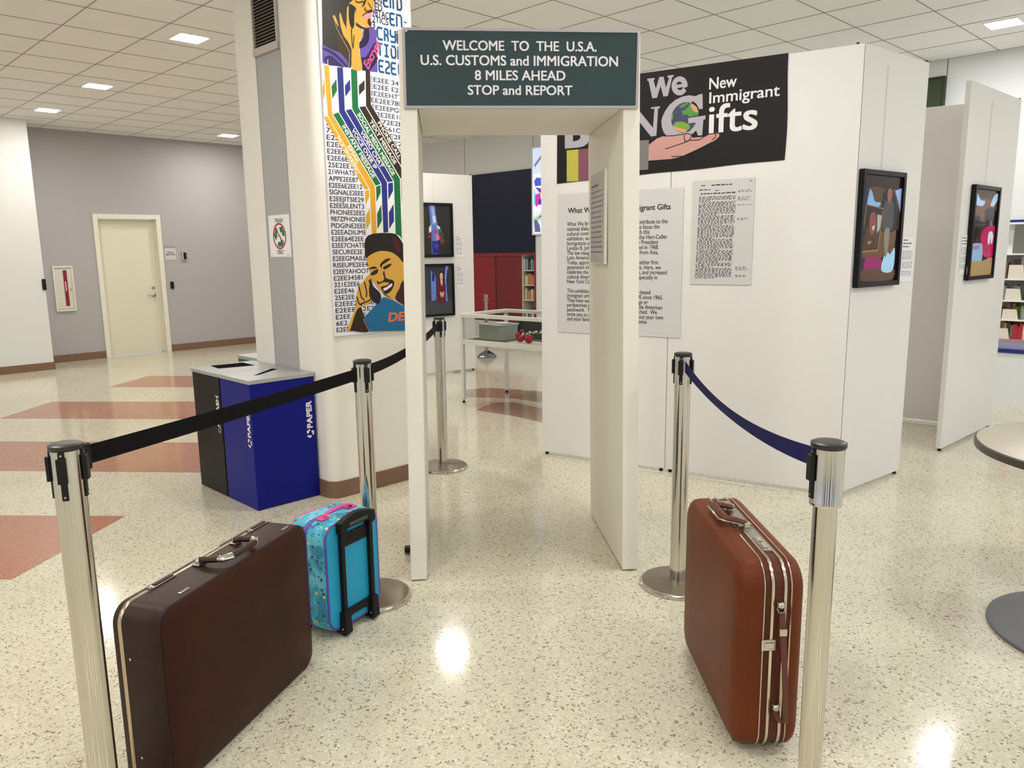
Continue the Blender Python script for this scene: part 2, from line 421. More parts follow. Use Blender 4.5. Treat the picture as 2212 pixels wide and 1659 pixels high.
# ------------------------------------------------------------------ column
CC = Vector((-1.1025, 4.5516))
SCL = Surf((CC.x - .87 * R2, CC.y + .87 * R2), CC)               # left face, u 0 .. .87 at the corner
SCR = Surf(CC, (CC.x + R2, CC.y + R2))                           # poster face, u from 0 at the corner
CW = .722
foot = []
def cpt(u, v): return tuple(CC + Vector((R2, R2)) * u + Vector((-R2, R2)) * v)      # u along poster face, v along left face
rr = .07
for i in range(9):
    q = math.radians(90 * i / 8); foot.append(cpt(rr - rr * math.cos(q), rr - rr * math.sin(q)))
foot += [cpt(CW, 0), cpt(CW, .87), cpt(0, .87)]
structure(MB().prism(foot, 0, CEIL, smooth=True).build('column', M_CREAM))
fb = []
for i in range(9):
    q = math.radians(90 * i / 8); fb.append(cpt(rr - (rr + .01) * math.cos(q), rr - (rr + .01) * math.sin(q)))
fb += [cpt(CW + .01, -.01), cpt(CW + .01, .1), cpt(.3, .3), cpt(-.01, .3)]
structure(MB().prism(fb, 0, .105, smooth=True).build('baseboard_column', M_BASE))
su0, su1 = SCL.uv(585, 594)[0], SCL.uv(635, 594)[0]
structure(MB().box(su0, su1, -.004, 0, .1, SCL.uv(574, 100)[1] - .045).box(su0 - .006, su0, -.006, 0, .1, 3.15).box(su1, su1 + .004, -.006, 0, .1, 3.15).build('trim_3', M_GREY, top=(SCL, 0, 0, 0)))
vz = SCL.uv(574, 100)[1]
t = sthing(SCL, 'air_vent', 'dark louvred air grille at the top of the column above the grey plate', 'vent', (su0 + su1) / 2, vz)
MB().box(su0, su1, -.003, 0, vz - .045, 3.17).build('backing', mat('vent_dark', (40, 36, 32), .8), t)
MB().box(su0, su0 + .012, -.02, 0, vz - .045, 3.17).box(su1 - .012, su1, -.02, 0, vz - .045, 3.17).box(su0, su1, -.024, 0, vz - .045, vz).box(su0, su1, -.02, 0, 3.15, 3.17).build('frame', mat('vent_frame', (188, 182, 172), .4), t, bevel=.003)
m = MB(); z = vz + .012
while z < 3.14:
    m.hexa([(su0 + .012, -.018, z), (su1 - .012, -.018, z), (su1 - .012, -.003, z + .009), (su0 + .012, -.003, z + .009)],
           [(su0 + .012, -.018, z + .003), (su1 - .012, -.018, z + .003), (su1 - .012, -.003, z + .012), (su0 + .012, -.003, z + .012)]); z += .0185
m.build('louvres', mat('vent_louvre', (150, 138, 124), .45), t)

# trash only notice
P = SCL.poly([(581, 466), (626, 460), (632, 555), (588, 557)])
u0, u1, z0, z1 = .5 * (P[0][0] + P[3][0]), .5 * (P[1][0] + P[2][0]), P[2][1], P[0][1]
t = sthing(SCL, 'waste_notice', 'white trash only notice with crossed-out green arrows stuck on the column', 'sign', (u0 + u1) / 2, z0)
MB().box(u0, u1, -.0075, -.004, z0, z1).build('card', mat('notice_card', (240, 238, 236), .4), t)
a = Art(); cu, cz = (u0 + u1) / 2, SCL.uv(608, 510)[1]
W_, H_ = u1 - u0, z1 - z0
a.text(1, '2c2a2a', 'TRASH', cu, z1 - H_ * .18, H_ * .095, W_ * .40, al='c', bold=.015).text(1, '2c2a2a', 'ONLY', cu, z0 + H_ * .07, H_ * .10, W_ * .32, al='c', bold=.015)
recycle(a, 1, '1f6a4a', cu, cz, W_ * .25)
a.ring(2, 'b03038', cu, cz, W_ * .27, W_ * .315)
a.stroke(2, 'b03038', [(cu - W_ * .2, cz + W_ * .2), (cu + W_ * .2, cz - W_ * .2)], W_ * .04)
a.rect(1, '888480', u0 + .01, u0 + .025, z0 + .012, z0 + .015).rect(1, '888480', u1 - .05, u1 - .012, z0 + .012, z0 + .015)
a.build('lettering', t).location = (0, -.0076, 0)

# ------------------------------------------------------------------ the illustrated poster on the column
S = SCR
PU0 = S.uv(709, 400)[0] - .012; PU1 = CW - .012; PZ0, PZ1 = S.uv(800, 719)[1], 3.12
t = sthing(S, 'illustrated_poster', 'tall illustrated poster of two phone callers joined by coloured bands on the column', 'poster', (PU0 + PU1) / 2, PZ0)
MB().box(PU0, PU1, -.012, -.001, PZ0, PZ1).build('board', mat('poster_board', (232, 231, 236), .35), t)
a = Art()
def z2(*p): return S.poly([(480 + x / 3.95, y / 3.95) for x, y in p])
def z3(*p): return S.poly([(560 + x / 4.147, 400 + y / 4.147) for x, y in p])
def z6(*p): return S.poly([(690 + x / 9.757, y / 9.757) for x, y in p])
DK, INK = '2a241f', '221f3a'
rows_r = ['EE2EE 34E2', 'EE2EE E2EE', '2E2EEHTTP', 'EE2EE78E2', 'EE2EEPGPE', 'E2E2EE1E2', 'E72E2E8', '2561OT', 'EE2EE', '2E2E', 'EE2', 'E2']
rx = [797, 797, 797, 800, 801, 804, 815, 820, 830, 838, 846, 852]
za, zb = S.uv(797, 176)[1], S.uv(820, 283)[1]
dz = (za - zb) / 7
LH = dz * .66
for i, st in enumerate(rows_r):
    u = S.uv(rx[i], 200 + i * 12)[0]; z = za - i * dz
    a.text(1, INK, st, u, z, LH, min(S.uv(875, 200 + i * 14)[0], PU1 - .004) - u, bold=.012)
rows_l = ['7', '75', 'E2E', 'E2EE', 'E2EE6', 'E2EE6E', '25E2EE1', '21WHATS', 'APPE2EE87', 'E2EE6E2EE12', 'SIGNALE2EEE', 'E2EEJITSIE29', 'E2EESILENT3', 'PHONEE2EE2', '987ZPHONEE', 'PIDGINE2EEE', 'E2EEADIUME', 'E2EE64E2EE', 'E2EE7CHATE', 'SECUREE2E', 'E2EEGMAIL8', 'RISEUPE2EE4', 'E2EEYAHOO7', 'E2EE34581', '321E2EE6', 'E2EE46', '25E2EE', 'E2EEE2 134E', 'E2EEE   2E2', 'E2EE    9E', '6E2', 'E2EE7']
wl = [8, 16, 26, 32, 36, 42, 50, 55, 62, 70, 72, 72, 72, 73, 74, 74, 74, 68, 70, 64, 72, 75, 76, 62, 55, 42, 42, 85, 85, 66, 24, 36]
zs, ze = S.uv(714, 420)[1], S.uv(735, 718)[1] + .004
dl = (zs - ze) / 21
for i, st in enumerate(rows_l):
    z = zs - (i - 10) * dl
    a.text(1, INK, st, PU0 + .01, z, dl * .7, wl[i] * (S.uv(790, 560)[0] - S.uv(715, 560)[0]) / 75, bold=.012)
# upper figure
a.poly(2, DK, z6((20, -160), (1160, -160), (1130, 60), (760, 300), (640, 900), (660, 1100), (640, 1440), (560, 1420), (40, 960)))
a.poly(3, '3a2718', z6((330, 700), (480, 760), (620, 960), (660, 1120), (640, 1440), (590, 1430), (570, 1330), (380, 1180)))
a.poly(3, '5c4a96', z6((30, 940), (180, 1030), (420, 1130), (560, 1290), (590, 1430), (480, 1425), (40, 1340)))
a.blob(4, '2a2050', z6((60, 1240), (160, 1180), (260, 1210), (470, 1420), (360, 1400), (150, 1370)))
a.blob(4, '2a2050', z6((40, 1040), (120, 1030), (330, 1150), (560, 1390), (520, 1410), (300, 1200)))
a.stroke(5, 'd8d4e0', z6((145, 1270), (150, 1370)), .004)
a.poly(3, '5f4796', z6((1070, 570), (1170, 650), (1200, 1530), (1050, 1515), (870, 1480), (820, 1000), (900, 620)))
a.blob(4, '1f1838', z6((920, 630), (1010, 620), (1020, 820), (960, 960), (830, 1030), (815, 900), (900, 800)))
a.blob(4, '1f1838', z6((850, 1230), (960, 1200), (1150, 900), (1190, 1150), (1190, 1280), (1020, 1510), (930, 1500), (870, 1470)))
a.blob(4, 'c8963c', z6((760, 600), (860, 600), (880, 700), (870, 800), (815, 860), (770, 720)))
a.blob(5, 'c8963c', z6((600, 90), (660, 30), (740, -60), (1060, -60), (1120, 60), (1110, 200), (1080, 260), (1060, 390), (1075, 470), (1040, 580), (960, 590), (880, 545), (820, 540), (750, 500), (740, 300), (735, 170)))
a.blob(6, '3a2412', z6((860, 155), (900, 60), (930, -20), (960, 0), (930, 100), (890, 150)))
a.blob(6, '3a2412', z6((915, 190), (940, 160), (960, 230), (1080, 210), (1075, 260), (950, 260)))
a.blob(6, '3a2412', z6((730, 10), (780, 50), (880, 30), (900, 60), (790, 80), (735, 60)))
a.blob(6, '3a2412', z6((985, 40), (1020, 90), (1060, 160), (1085, 200), (1060, 190), (1010, 120)))
a.blob(6, '3a2412', z6((990, 420), (1040, 400), (1045, 470), (1070, 480), (1060, 570), (1030, 560), (985, 500)))
a.blob(6, '3a2412', z6((745, 490), (830, 545), (960, 600), (1045, 580), (1000, 620), (880, 620), (750, 560)))
a.blob(6, 'c98a94', z6((885, 345), (960, 290), (1065, 285), (1060, 370), (1000, 410), (940, 405)))
a.stroke(7, '3a2412', z6((875, 345), (940, 290), (1065, 262)), .006)
a.blob(5, 'c8963c', z6((250, 360), (300, 350), (375, 560), (340, 530)))
a.blob(5, 'c8963c', z6((390, 330), (410, 280), (430, 330), (470, 470), (580, 700), (660, 960), (700, 1440), (665, 1440), (655, 1100), (580, 900), (480, 760), (420, 560)))
a.blob(5, 'c8963c', z6((550, 200), (580, 135), (600, 200), (590, 400), (640, 600), (680, 800), (680, 1000), (620, 900), (545, 600), (545, 400)))
a.blob(5, 'c8963c', z6((705, 220), (725, 190), (740, 400), (745, 580), (770, 720), (815, 880), (810, 1050), (870, 1470), (665, 1440), (650, 1050), (660, 650), (690, 570)))
a.stroke(6, '3a2412', z6((640, 640), (660, 940), (680, 1030), (700, 760)), .007)
a.blob(6, '151418', z6((600, 110), (720, 170), (705, 330), (700, 560), (640, 600), (590, 400)))
for q in (((275, 390), (330, 600), (610, 1120)), ((610, 1120), (590, 1430))): a.stroke(6, 'b8a890', z6(*q), .0025)
a.text(6, 'd8508c', 'Encrypt', *z6((1000, 1480))[0], .045, .19, rot=math.radians(58), bold=.02, shear=.3)
# words beside the upper figure
for st, x, y, x1, hh in (('EN', 1140, 70, 1290, 85), ('ED', 1140, 215, 1300, 90), ('98TAC', 1085, 330, 1440, 90), ('2TICS', 1090, 470, 1425, 85), ('3', 1090, 600, 1150, 80)):
    p0 = z6((x, y))[0]; a.text(2, INK, st, p0[0], p0[1], .036, z6((x1, y + 60))[0][0] - p0[0], bold=.015)
TECH = {'E': [[(1, 1), (.15, 1), (0, .85), (0, .15), (.15, 0), (1, 0)], [(0, .5), (.8, .5)]], 'N': [[(0, 0), (0, .8)], [(0, 1), (.8, 1), (1, .8), (1, 0)]], 'D': [[(.05, 1), (.75, 1), (1, .8), (1, .2), (.75, 0), (.2, 0)], [(.2, 0), (.2, .75)]],
        '-': [[(0, .5), (1, .5)]], 'C': [[(1, 1), (.2, 1), (0, .82), (0, .18), (.2, 0), (1, 0)]], 'R': [[(0, 0), (0, .8)], [(0, 1), (.8, 1), (1, .85), (1, .6), (.8, .48), (.1, .48)], [(.6, .45), (1, .25), (1, 0)]], 'Y': [[(0, 1), (0, .6), (.15, .48), (1, .48)], [(1, 1), (1, .15), (.85, 0), (.05, 0)]],
        'P': [[(0, 0), (0, .8)], [(0, 1), (.8, 1), (1, .85), (1, .6), (.8, .46), (.1, .46)]], 'T': [[(0, 1), (1, 1)], [(.5, .85), (.5, 0)]], 'I': [[(.05, 1), (.95, 1)], [(.5, 1), (.5, 0)], [(.05, 0), (.95, 0)]], 'O': [[(.15, 1), (.8, 1), (1, .82), (1, .18), (.82, 0), (.2, 0), (0, .2), (0, .75)]], '2': [[(0, 1), (.8, 1), (1, .85), (1, .6), (.15, .35), (0, .2), (0, 0), (1, 0)]]}
for row, yb, hh in (('END', 150, .064), ('EN-', 540, .064), ('CRYP', 840, .064), ('TION', 1175, .064), ('E2EE', 1530, .064)):
    xs_ = {'END': ((1330, 1420), (1470, 1530), (1595, 1700)), 'EN-': ((1470, 1555), (1605, 1705), (1755, 1810)), 'CRYP': ((1200, 1300), (1350, 1420), (1475, 1575), (1615, 1720)), 'TION': ((1210, 1300), (1350, 1430), (1490, 1580), (1630, 1730)), 'E2EE': ((1235, 1325), (1375, 1450), (1495, 1585), (1645, 1740))}[row]
    zb0 = z6((xs_[0][0], yb))[0][1] + .004
    for ch, (xa_, xb_) in zip(row, xs_):
        ua_, ub_ = z6((xa_, yb))[0][0], min(z6((xb_, yb))[0][0], PU1 - .008)
        for st in TECH[ch]: a.stroke(2, '1d5078', [(ua_ + (ub_ - ua_) * x, zb0 + hh * y) for x, y in st], .0125 if ch != '-' else .007)
# the eight bands
top = [(689, 141), (696, 141.5), (708.5, 143), (724, 145.5), (739, 147.5), (754, 149.5), (769.5, 151.5), (786, 154), (797.5, 155.5)]
mid = [(696, 254), (705, 251), (716, 248), (729, 243), (743, 239), (757, 236), (772, 232), (787, 230), (799, 226)]
low = [(785, 410), (795, 408), (808, 402), (820, 397), (834, 394), (847, 392), (862, 387), (876, 381), (889, 374)]
bot = [(788, 512), (800, 512), (812, 512), (825, 512), (837, 512), (851, 516), (867, 540), (881, 560), (893, 570)]
T_, M_, L_, B_ = (S.poly(q) for q in (top, mid, low, bot))
def lim(p): return (min(max(p[0], PU0), PU1), p[1])
a.poly(2, 'e9e6e2', [lim(p) for p in T_ + [M_[-1], L_[-1], B_[-1]] + B_[::-1][1:] + L_[:1] + M_[:1]])
BC = ['d9a12c', 'd9a12c', '15683c', '28307c', '28307c', '15683c', '32261c', '32261c']
def mixp(p, q, k): return (p[0] + (q[0] - p[0]) * k, p[1] + (q[1] - p[1]) * k)
def quad(lay, c, A0, A1, B0, B1, e=.07):
    a.poly(lay, c, [lim(mixp(A0, A1, e)), lim(mixp(A0, A1, 1 - e)), lim(mixp(B0, B1, 1 - e)), lim(mixp(B0, B1, e))])
for k in range(8):
    quad(3, BC[k], M_[k], M_[k + 1], L_[k], L_[k + 1])
    for (X, Y) in ((T_, M_), (L_, B_)):
        if k % 2: quad(3, BC[k], X[k], X[k + 1], Y[k], Y[k + 1])
        else:
            nst = 1 if X is T_ else 2
            for j in range(nst):
                b0, b1 = ((.42, .68) if X is T_ else ((.02, .32), (.55, .85))[j])
                pl = lambda s_, e: lim(mixp(mixp(X[k], Y[k], s_), mixp(X[k + 1], Y[k + 1], s_), e))
                a.poly(3, BC[k], [pl(b0, .1), pl(b0 - .16 if b0 > .2 else b0, .9), pl(b1 - .16, .9), pl(b1, .1)])
for k, st, f0, f1 in ((0, 'FILE SHARING', .28, .78), (1, 'EMAIL', .42, .66), (2, 'INSTANT MESSAGE', .17, .90), (3, 'VOICE OVER IP', .25, .80), (4, 'VIDEO CHAT', .30, .80), (5, 'SOCIAL MEDIA MESSAGE', .08, .93), (6, 'TEXT MESSAGE', .20, .80), (7, 'PHONE CALL', .24, .76)):
    c0, c1 = mixp(M_[k], M_[k + 1], .26), mixp(L_[k], L_[k + 1], .26)
    p, q = mixp(c0, c1, f0), mixp(c0, c1, f1)
    a.text(4, 'e6dfd4', st, p[0], p[1], .024, math.dist(p, q), bold=.03, rot=math.atan2(q[1] - p[1], q[0] - p[0]))
# lower figure
def lz3(*p): return [lim(v) for v in z3(*p)]
a.poly(5, 'e9e6e2', lz3((950, 445), (1170, 418), (1250, 458), (1300, 550), (1330, 640), (1330, 700), (940, 660), (925, 600)))
a.blob(6, '231a16', lz3((960, 452), (1170, 430), (1240, 470), (1290, 560), (1310, 650), (1290, 700), (1240, 660), (1180, 620), (1100, 600), (1010, 610), (950, 655), (933, 600)))
a.blob(6, '4a1512', lz3((1185, 470), (1240, 500), (1250, 600), (1200, 560)))
a.blob(7, 'd8a444', lz3((950, 660), (1000, 615), (1060, 592), (1110, 590), (1180, 605), (1240, 650), (1280, 700), (1320, 690), (1320, 900), (1230, 940), (1200, 1020), (1160, 1022), (1100, 970), (1040, 905), (1000, 830), (970, 740)))
a.blob(8, '3a2014', lz3((1240, 930), (1270, 860), (1330, 880), (1330, 1080), (1260, 1060), (1205, 1010)))
a.blob(8, '3a2014', lz3((1285, 700), (1320, 690), (1320, 800), (1295, 790)))
for q in (((1068, 715), (1085, 690), (1120, 662), (1165, 658), (1130, 688), (1090, 715), (1082, 745)), ((1095, 738), (1130, 715), (1172, 702), (1155, 730), (1110, 755)), ((968, 748), (1010, 728), (1045, 742), (1000, 752)), ((982, 795), (1015, 765), (1052, 752), (1042, 790), (1000, 808)),
          ((1108, 770), (1122, 830), (1185, 852), (1165, 875), (1100, 868), (1050, 888), (1042, 850), (1060, 868), (1105, 845), (1095, 790)), ((1078, 912), (1130, 895), (1185, 855), (1195, 890), (1165, 950), (1120, 975), (1095, 950)), ((1090, 960), (1150, 1000), (1170, 1015), (1120, 990))):
    a.blob(8, '2c1a12', lz3(*q))
a.blob(9, 'eee6dc', lz3((1098, 925), (1130, 910), (1172, 880), (1172, 905), (1112, 945)))
a.poly(7, '1d6a94', lz3((1330, 1080), (1270, 1078), (1190, 1030), (1100, 1000), (1080, 1020), (920, 1190), (975, 1310), (1330, 1300)))
a.blob(7.5, '34200f', lz3((790, 1290), (850, 1115), (900, 1095), (930, 1200), (970, 1310), (820, 1305)))
a.blob(8, 'd8a444', lz3((775, 1290), (850, 1095), (862, 960), (890, 895), (920, 860), (970, 800), (1000, 830), (1005, 930), (970, 990), (1010, 1010), (960, 1065), (905, 1085), (855, 1130), (800, 1295)))
a.blob(9, '1d1a2c', lz3((985, 830), (1005, 900), (1065, 960), (1078, 1010), (1050, 1065), (985, 1015), (970, 940)))
for q in (((880, 910), (900, 1000), (925, 1030)), ((930, 870), (950, 960), (945, 1000)), ((970, 850), (990, 930)), ((900, 1060), (960, 1040), (1000, 1012)), ((860, 1000), (880, 1060), (905, 1075))):
    a.stroke(9, '3a2010', [lim(p) for p in z3(*q)], .009)
a.stroke(8, 'c8c4c0', lz3((920, 1200), (972, 1308)), .003)
p0 = z3((1145, 1220))[0]; a.text(9, 'e0743c', 'DECR', p0[0], p0[1], .052, PU1 - .002 - p0[0], bold=.05, shear=.15)
a.build('print', t).location = (0, -.0125, 0)

# ================================================================== THE GATE AND ITS SIGN
GA = Vector((-.476, 3.345)); GBv = Vector((.581, 3.437))
SG = Surf(GA, GBv); GL = SG.len; GD = .80; OPEN = 2.085; GT = 2.392
t = sthing(SG, 'walk_through_gate', 'tall cream walk-through gate of flat boards standing in the middle under the green sign', 'gate', GL / 2, 0)
PW = .072
def leanl(z): return .0125 * z
def leanr(z): return -.0105 * z
for nm, f0, f1, ln in (('left_post', 0, PW, leanl), ('right_post', GL - PW, GL, leanr)):
    MB().hexa([(f0 + ln(.006), 0, .006), (f1 + ln(.006), 0, .006), (f1 + ln(.006), GD, .006), (f0 + ln(.006), GD, .006)],
              [(f0 + ln(GT), 0, GT), (f1 + ln(GT), 0, GT), (f1 + ln(GT), GD, GT), (f0 + ln(GT), GD, GT)]).build('post', M_GATE, t, bevel=.003)
MB().hexa([(PW + leanl(OPEN) + .002, .004, OPEN), (GL - PW + leanr(OPEN) - .002, .004, OPEN), (GL - PW + leanr(OPEN) - .002, GD - .004, OPEN), (PW + leanl(OPEN) + .002, GD - .004, OPEN)],
          [(PW + leanl(GT) + .002, .004, GT), (GL - PW + leanr(GT) - .002, .004, GT), (GL - PW + leanr(GT) - .002, GD - .004, GT), (PW + leanl(GT) + .002, GD - .004, GT)]).build('lintel', M_GATE, t, bevel=.003)

P = SG.poly([(868.5, 59), (1382.5, 65), (1378, 234), (873, 234)], -.012)
t = sthing(SG, 'road_sign', 'dark green welcome and customs road sign across the top of the gate', 'sign', GL / 2, P[3][1], -.012)
o = .004
def inset(P, e): return [(P[0][0] + e, P[0][1] - e), (P[1][0] - e, P[1][1] - e), (P[2][0] - e, P[2][1] + e), (P[3][0] + e, P[3][1] + e)]
I = inset(P, .0105)
m = MB()
for i in range(4):
    j = (i + 1) % 4
    m.slab([P[i], P[j], I[j], I[i]][::-1], -.013, -.001)
m.build('border', mat('sign_border', (168, 160, 164), .4), t)
MB().slab(I[::-1], -.011, -.001).build('board', mat('sign_green', (36, 58, 60), .4, spec=.35, noise=.08, nscale=6), t)
a = Art()
LM = mat('sign_lettering', (226, 222, 226), .4)
for st, x0, x1, yb, yt in (('WELCOME  TO  THE  U.S.A.', 957, 1287, 111, 90.5), ('U.S. CUSTOMS and IMMIGRATION', 909.5, 1333, 143, 122), ('8 MILES AHEAD', 1026, 1220, 174.5, 154), ('STOP and REPORT', 1011, 1235, 206, 186)):
    p, q, r = SG.uv(x0, yb), SG.uv(x1, yb), SG.uv((x0 + x1) / 2, yt)
    a.text(1, LM, st, p[0], SG.uv((x0 + x1) / 2, yb)[1], r[1] - SG.uv((x0 + x1) / 2, yb)[1], q[0] - p[0], bold=.018)
a.build('lettering', t).location = (0, -.0112, 0)
c = SG.uv(878, 69)
m = MB(); m.M = Matrix.Translation((c[0], -.013, c[1])) @ Matrix.Rotation(math.pi / 2, 4, 'X')
m.lathe([(.005, -.002), (.005, .002), (.003, .003)], 12); m.build('screw', M_STEEL, t)

SGR = Surf(SG.w(GL - PW + leanr(1.65), 0, 0), SG.w(GL - PW + leanr(1.65), 1, 0))   # inner face of the right post; u runs away from the viewer
sg = Surf(SG.w(GL - PW + leanr(1.65), 1, 0), SG.w(GL - PW + leanr(1.65), 0, 0))   # same plane, read from inside the gate
q = [sg.uv(*p) for p in ((1284, 371), (1314, 364), (1314, 567), (1283, 568))]
u0, u1, z0, z1 = max(q[0][0], 1 - GD + .01), q[1][0], q[3][1], q[1][1]
t = sthing(sg, 'text_placard', 'small white text placard fixed to the inner face of a gate post', 'sign', (u0 + u1) / 2, z0)
MB().box(u0, u1, -.018, -.003, z0, z1).build('board', mat('foam_board', (236, 232, 222), .5), t)
a = Art(); a.rect(1, 'c4bcb8', u0 + .004, u1 - .004, z0 + .004, z1 - .004)
L_ = (z1 - z0)
a.words(2, '5a5452', u0 + .02, u0 + .2, z1 - L_ * .155, .013, wl=(.05, .09))
for i in range(13):
    a.words(2, '8a8482', u0 + .02, u1 - random.choice((.02, .03, .06)), z1 - L_ * (.22 + i * .055), .009, wl=(.02, .05))
a.build('print', t).location = (0, -.0182, 0)
p = fl(880, 1192)
t = thing('floor_caster', 'small black floor caster at the foot of a gate post by the column', 'caster', (SG.w(-.03, .33, 0)), SG.a)
MB().box(-.014, .014, -.02, .02, .012, .04).build('bracket', M_BLACK, t, bevel=.004)
m = MB(); m.M = Matrix.Translation((-.012, 0, .0125)) @ Matrix.Rotation(math.pi / 2, 4, 'Y'); m.lathe([(.012, 0), (.012, .024)], 16); m.build('wheel', M_STEEL, t)

# ================================================================== BARRIER POSTS
CAPM = mat('barrier_cap', (34, 30, 28), .35)
DISC = mat('barrier_base_cover', (150, 138, 124), .32, 1.0)
def barrier(x, y, rot, label, pr=.035, H=1.055, sleeve=False, base=.17, clips=(0, 90, 180, 270)):
    t = thing('barrier_post', label, 'barrier post', (x, y, 0), math.radians(rot), 'chrome barrier posts with retractable belts')
    MB().lathe([(base - .002, .001), (base, .006), (base - .002, .014), (base - .010, .020)], 56).build('base_rim', M_CHROME, t)
    MB().lathe([(base - .012, .012), (base - .0125, .021), (base * .6, .027), (pr + .012, .030), (pr + .002, .034)], 56).build('base_cover', DISC, t)
    MB().lathe([(pr, .0345), (pr, H - (.15 if sleeve else .016))], 40).build('pole', M_CHROME, t)
    hr = pr
    if sleeve:
        hr = .0365
        MB().lathe([(pr + .001, H - .152), (hr, H - .152), (hr + .0012, H - .148), (hr, H - .144), (hr, H - .014)], 40).build('sleeve', M_CHROME, t)
    MB().lathe([(hr + .001, H - .0155), (hr + .0035, H - .012), (hr + .0035, H - .003), (hr - .003, H), (hr - .016, H + .0006), (.002, H + .0006)], 40).build('cap', CAPM, t)
    for a in clips:
        m = MB(); m.M = Matrix.Rotation(math.radians(a), 4, 'Z')
        m.box(hr - .002, hr + .004, -.0075, .0075, H - .135, H - .016)
        m.box(hr + .002, hr + .011, -.011, .011, H - .092, H - .03)
        c = m.build('belt_clip', M_BLACK, t, bevel=.002)
        for z in (H - .024, H - .126):
            m = MB(); m.M = Matrix.Rotation(math.radians(a), 4, 'Z') @ Matrix.Translation((hr + .0035, 0, z)) @ Matrix.Rotation(math.pi / 2, 4, 'Y')
            m.lathe([(.0028, 0), (.0028, .0012), (.0012, .0018)], 10).build('screw', M_STEEL, c)
    return t
def belt(post, other, M, z0=1.0, z1=1.0, sag=.02, r0=.047, r1=.055, hgt=.048, twist=0.0, endblock=True):
    inv = (Matrix.Translation(post.location) @ Matrix.Rotation(post.rotation_euler.z, 4, 'Z')).inverted()
    a, b = post.location.copy(), other.location.copy(); a.z = b.z = 0
    d = (b - a).normalized(); A, B = a + d * r0, b - d * r1; n = Vector((-d.y, d.x, 0)); vs, fs = [], []
    K = 24
    for i in range(K + 1):
        k = i / K; c = A.lerp(B, k); c.z = z0 + (z1 - z0) * k - sag * 4 * k * (1 - k)
        tw = twist * math.sin(math.pi * k); up = Vector((0, 0, math.cos(tw))) + n * math.sin(tw)
        for s_, e in ((-.5, .0007), (.5, .0007), (.5, -.0007), (-.5, -.0007)): vs.append(inv @ (c + up * (hgt * s_) + n * e))
    for i in range(K):
        for j in range(4): fs.append((i * 4 + j, i * 4 + (j + 1) % 4, i * 4 + 4 + (j + 1) % 4, i * 4 + 4 + j))
    fs += [(3, 2, 1, 0), tuple(range(K * 4, K * 4 + 4))]
    o = MB().add(vs, fs, 0, True).build('belt', M, post)
    if endblock:
        m = MB(); m.M = inv @ Matrix.Translation(B) @ Matrix.Rotation(math.atan2(d.y, d.x), 4, 'Z')
        m.box(-.014, .016, -.007, .007, z1 - .036, z1 + .030).box(-.004, .008, -.006, .006, z1 - .042, z1 - .036)
        m.build('belt_end', M_BLACK, o, bevel=.003)
pFL = barrier(-1.077, 1.808, 12, 'chrome barrier post at the near end of the black belt by the dark brown suitcase', base=.145)
pGL = barrier(-.623, 3.186, 35, 'chrome barrier post between the turquoise trolley case and the gate')
pRB = barrier(-.488, 5.228, 20, 'chrome barrier post half hidden behind a gate post, holding the end of a black belt')
pGR = barrier(.735, 3.279, -25, 'chrome barrier post at the far end of the navy belt behind the reddish brown suitcase', clips=(0, 90, 180, 270))
pFR = barrier(.730, 1.731, 8, 'thick-headed chrome barrier post at the near end of the navy belt', pr=.0275, sleeve=True, clips=(90, 180))
belt(pGL, pFL, M_BELTK, 1.0, 1.010, .004, r1=.052)
belt(pGL, pRB, M_BELTK, 1.0, 1.0, .035)
belt(pGR, pFR, M_BELTB, 1.0, 1.0, .055, twist=-.35, r1=.05)

# older rope post far behind
t = thing('rope_post', 'grey metal rope post with flared top and domed base behind the display case', 'rope post', (fl(1052, 771)))
MB().lathe([(.135, .0), (.137, .012), (.125, .03), (.09, .06), (.045, .085), (.026, .095)], 40).build('base', mat('polished_grey_metal', (150, 148, 160), .2, 1.0), t)
MB().lathe([(.024, .095), (.024, .82)], 24).build('pole', M_STEEL, t)
MB().lathe([(.025, .80), (.045, .805), (.045, .815), (.026, .825), (.030, .85), (.034, .88), (.030, .885)], 24).build('finial', M_STEEL, t)

# ================================================================== SUITCASES
BR = mat('dark_brown_vinyl', (50, 22, 11), .45, spec=.15, noise=.28, nscale=5, bump=.25, bscale=160)
BR2 = mat('dark_brown_vinyl_frame', (46, 26, 19), .42, spec=.28, noise=.18, nscale=6, bump=.25, bscale=160)
BRASS = mat('pale_gilt_strip', (196, 178, 156), .25, 1.0)
a0 = math.radians(73.6); L, W, H = .742, .232, .548
t = thing('suitcase', 'large dark brown suitcase with one gilt strip standing on edge beside the turquoise trolley case', 'suitcase', (-.936, 1.932, 0), a0)
cy = .155
MB().loft(L, H, .055, [(.0, .2), (.001, .14), (.005, .08), (.012, .035), (.018, .014), (.024, .004)]).build('front_shell', BR, t)
MB().loft(L, H, .055, [(.024, .004), (.0265, .0055), (.029, .001), (.034, .0), (cy - .004, 0), (cy - .003, .002)]).build('shell_rim', BR2, t)
MB().loft(L, H, .055, [(cy + .003, .002), (cy + .004, 0), (cy + .020, 0), (cy + .023, .001), (cy + .0255, .0055), (cy + .028, .004), (cy + .034, .010), (cy + .042, .022), (W - .010, .06), (W - .003, .12), (W, .2)]).build('back_shell', BR2, t)
MB().loft(L, H, .055, [(cy - .006, .006), (cy - .006, -.001), (cy - .004, -.002), (cy + .005, -.002), (cy + .007, -.001), (cy + .007, .006)]).build('metal_strip', BRASS, t)
def onz(x, y, z): return fl(x, y, z)
def loc2(p, o, a):
    d = Vector((p[0] - o[0], p[1] - o[1])); return (d.x * math.cos(a) + d.y * math.sin(a), -d.x * math.sin(a) + d.y * math.cos(a))
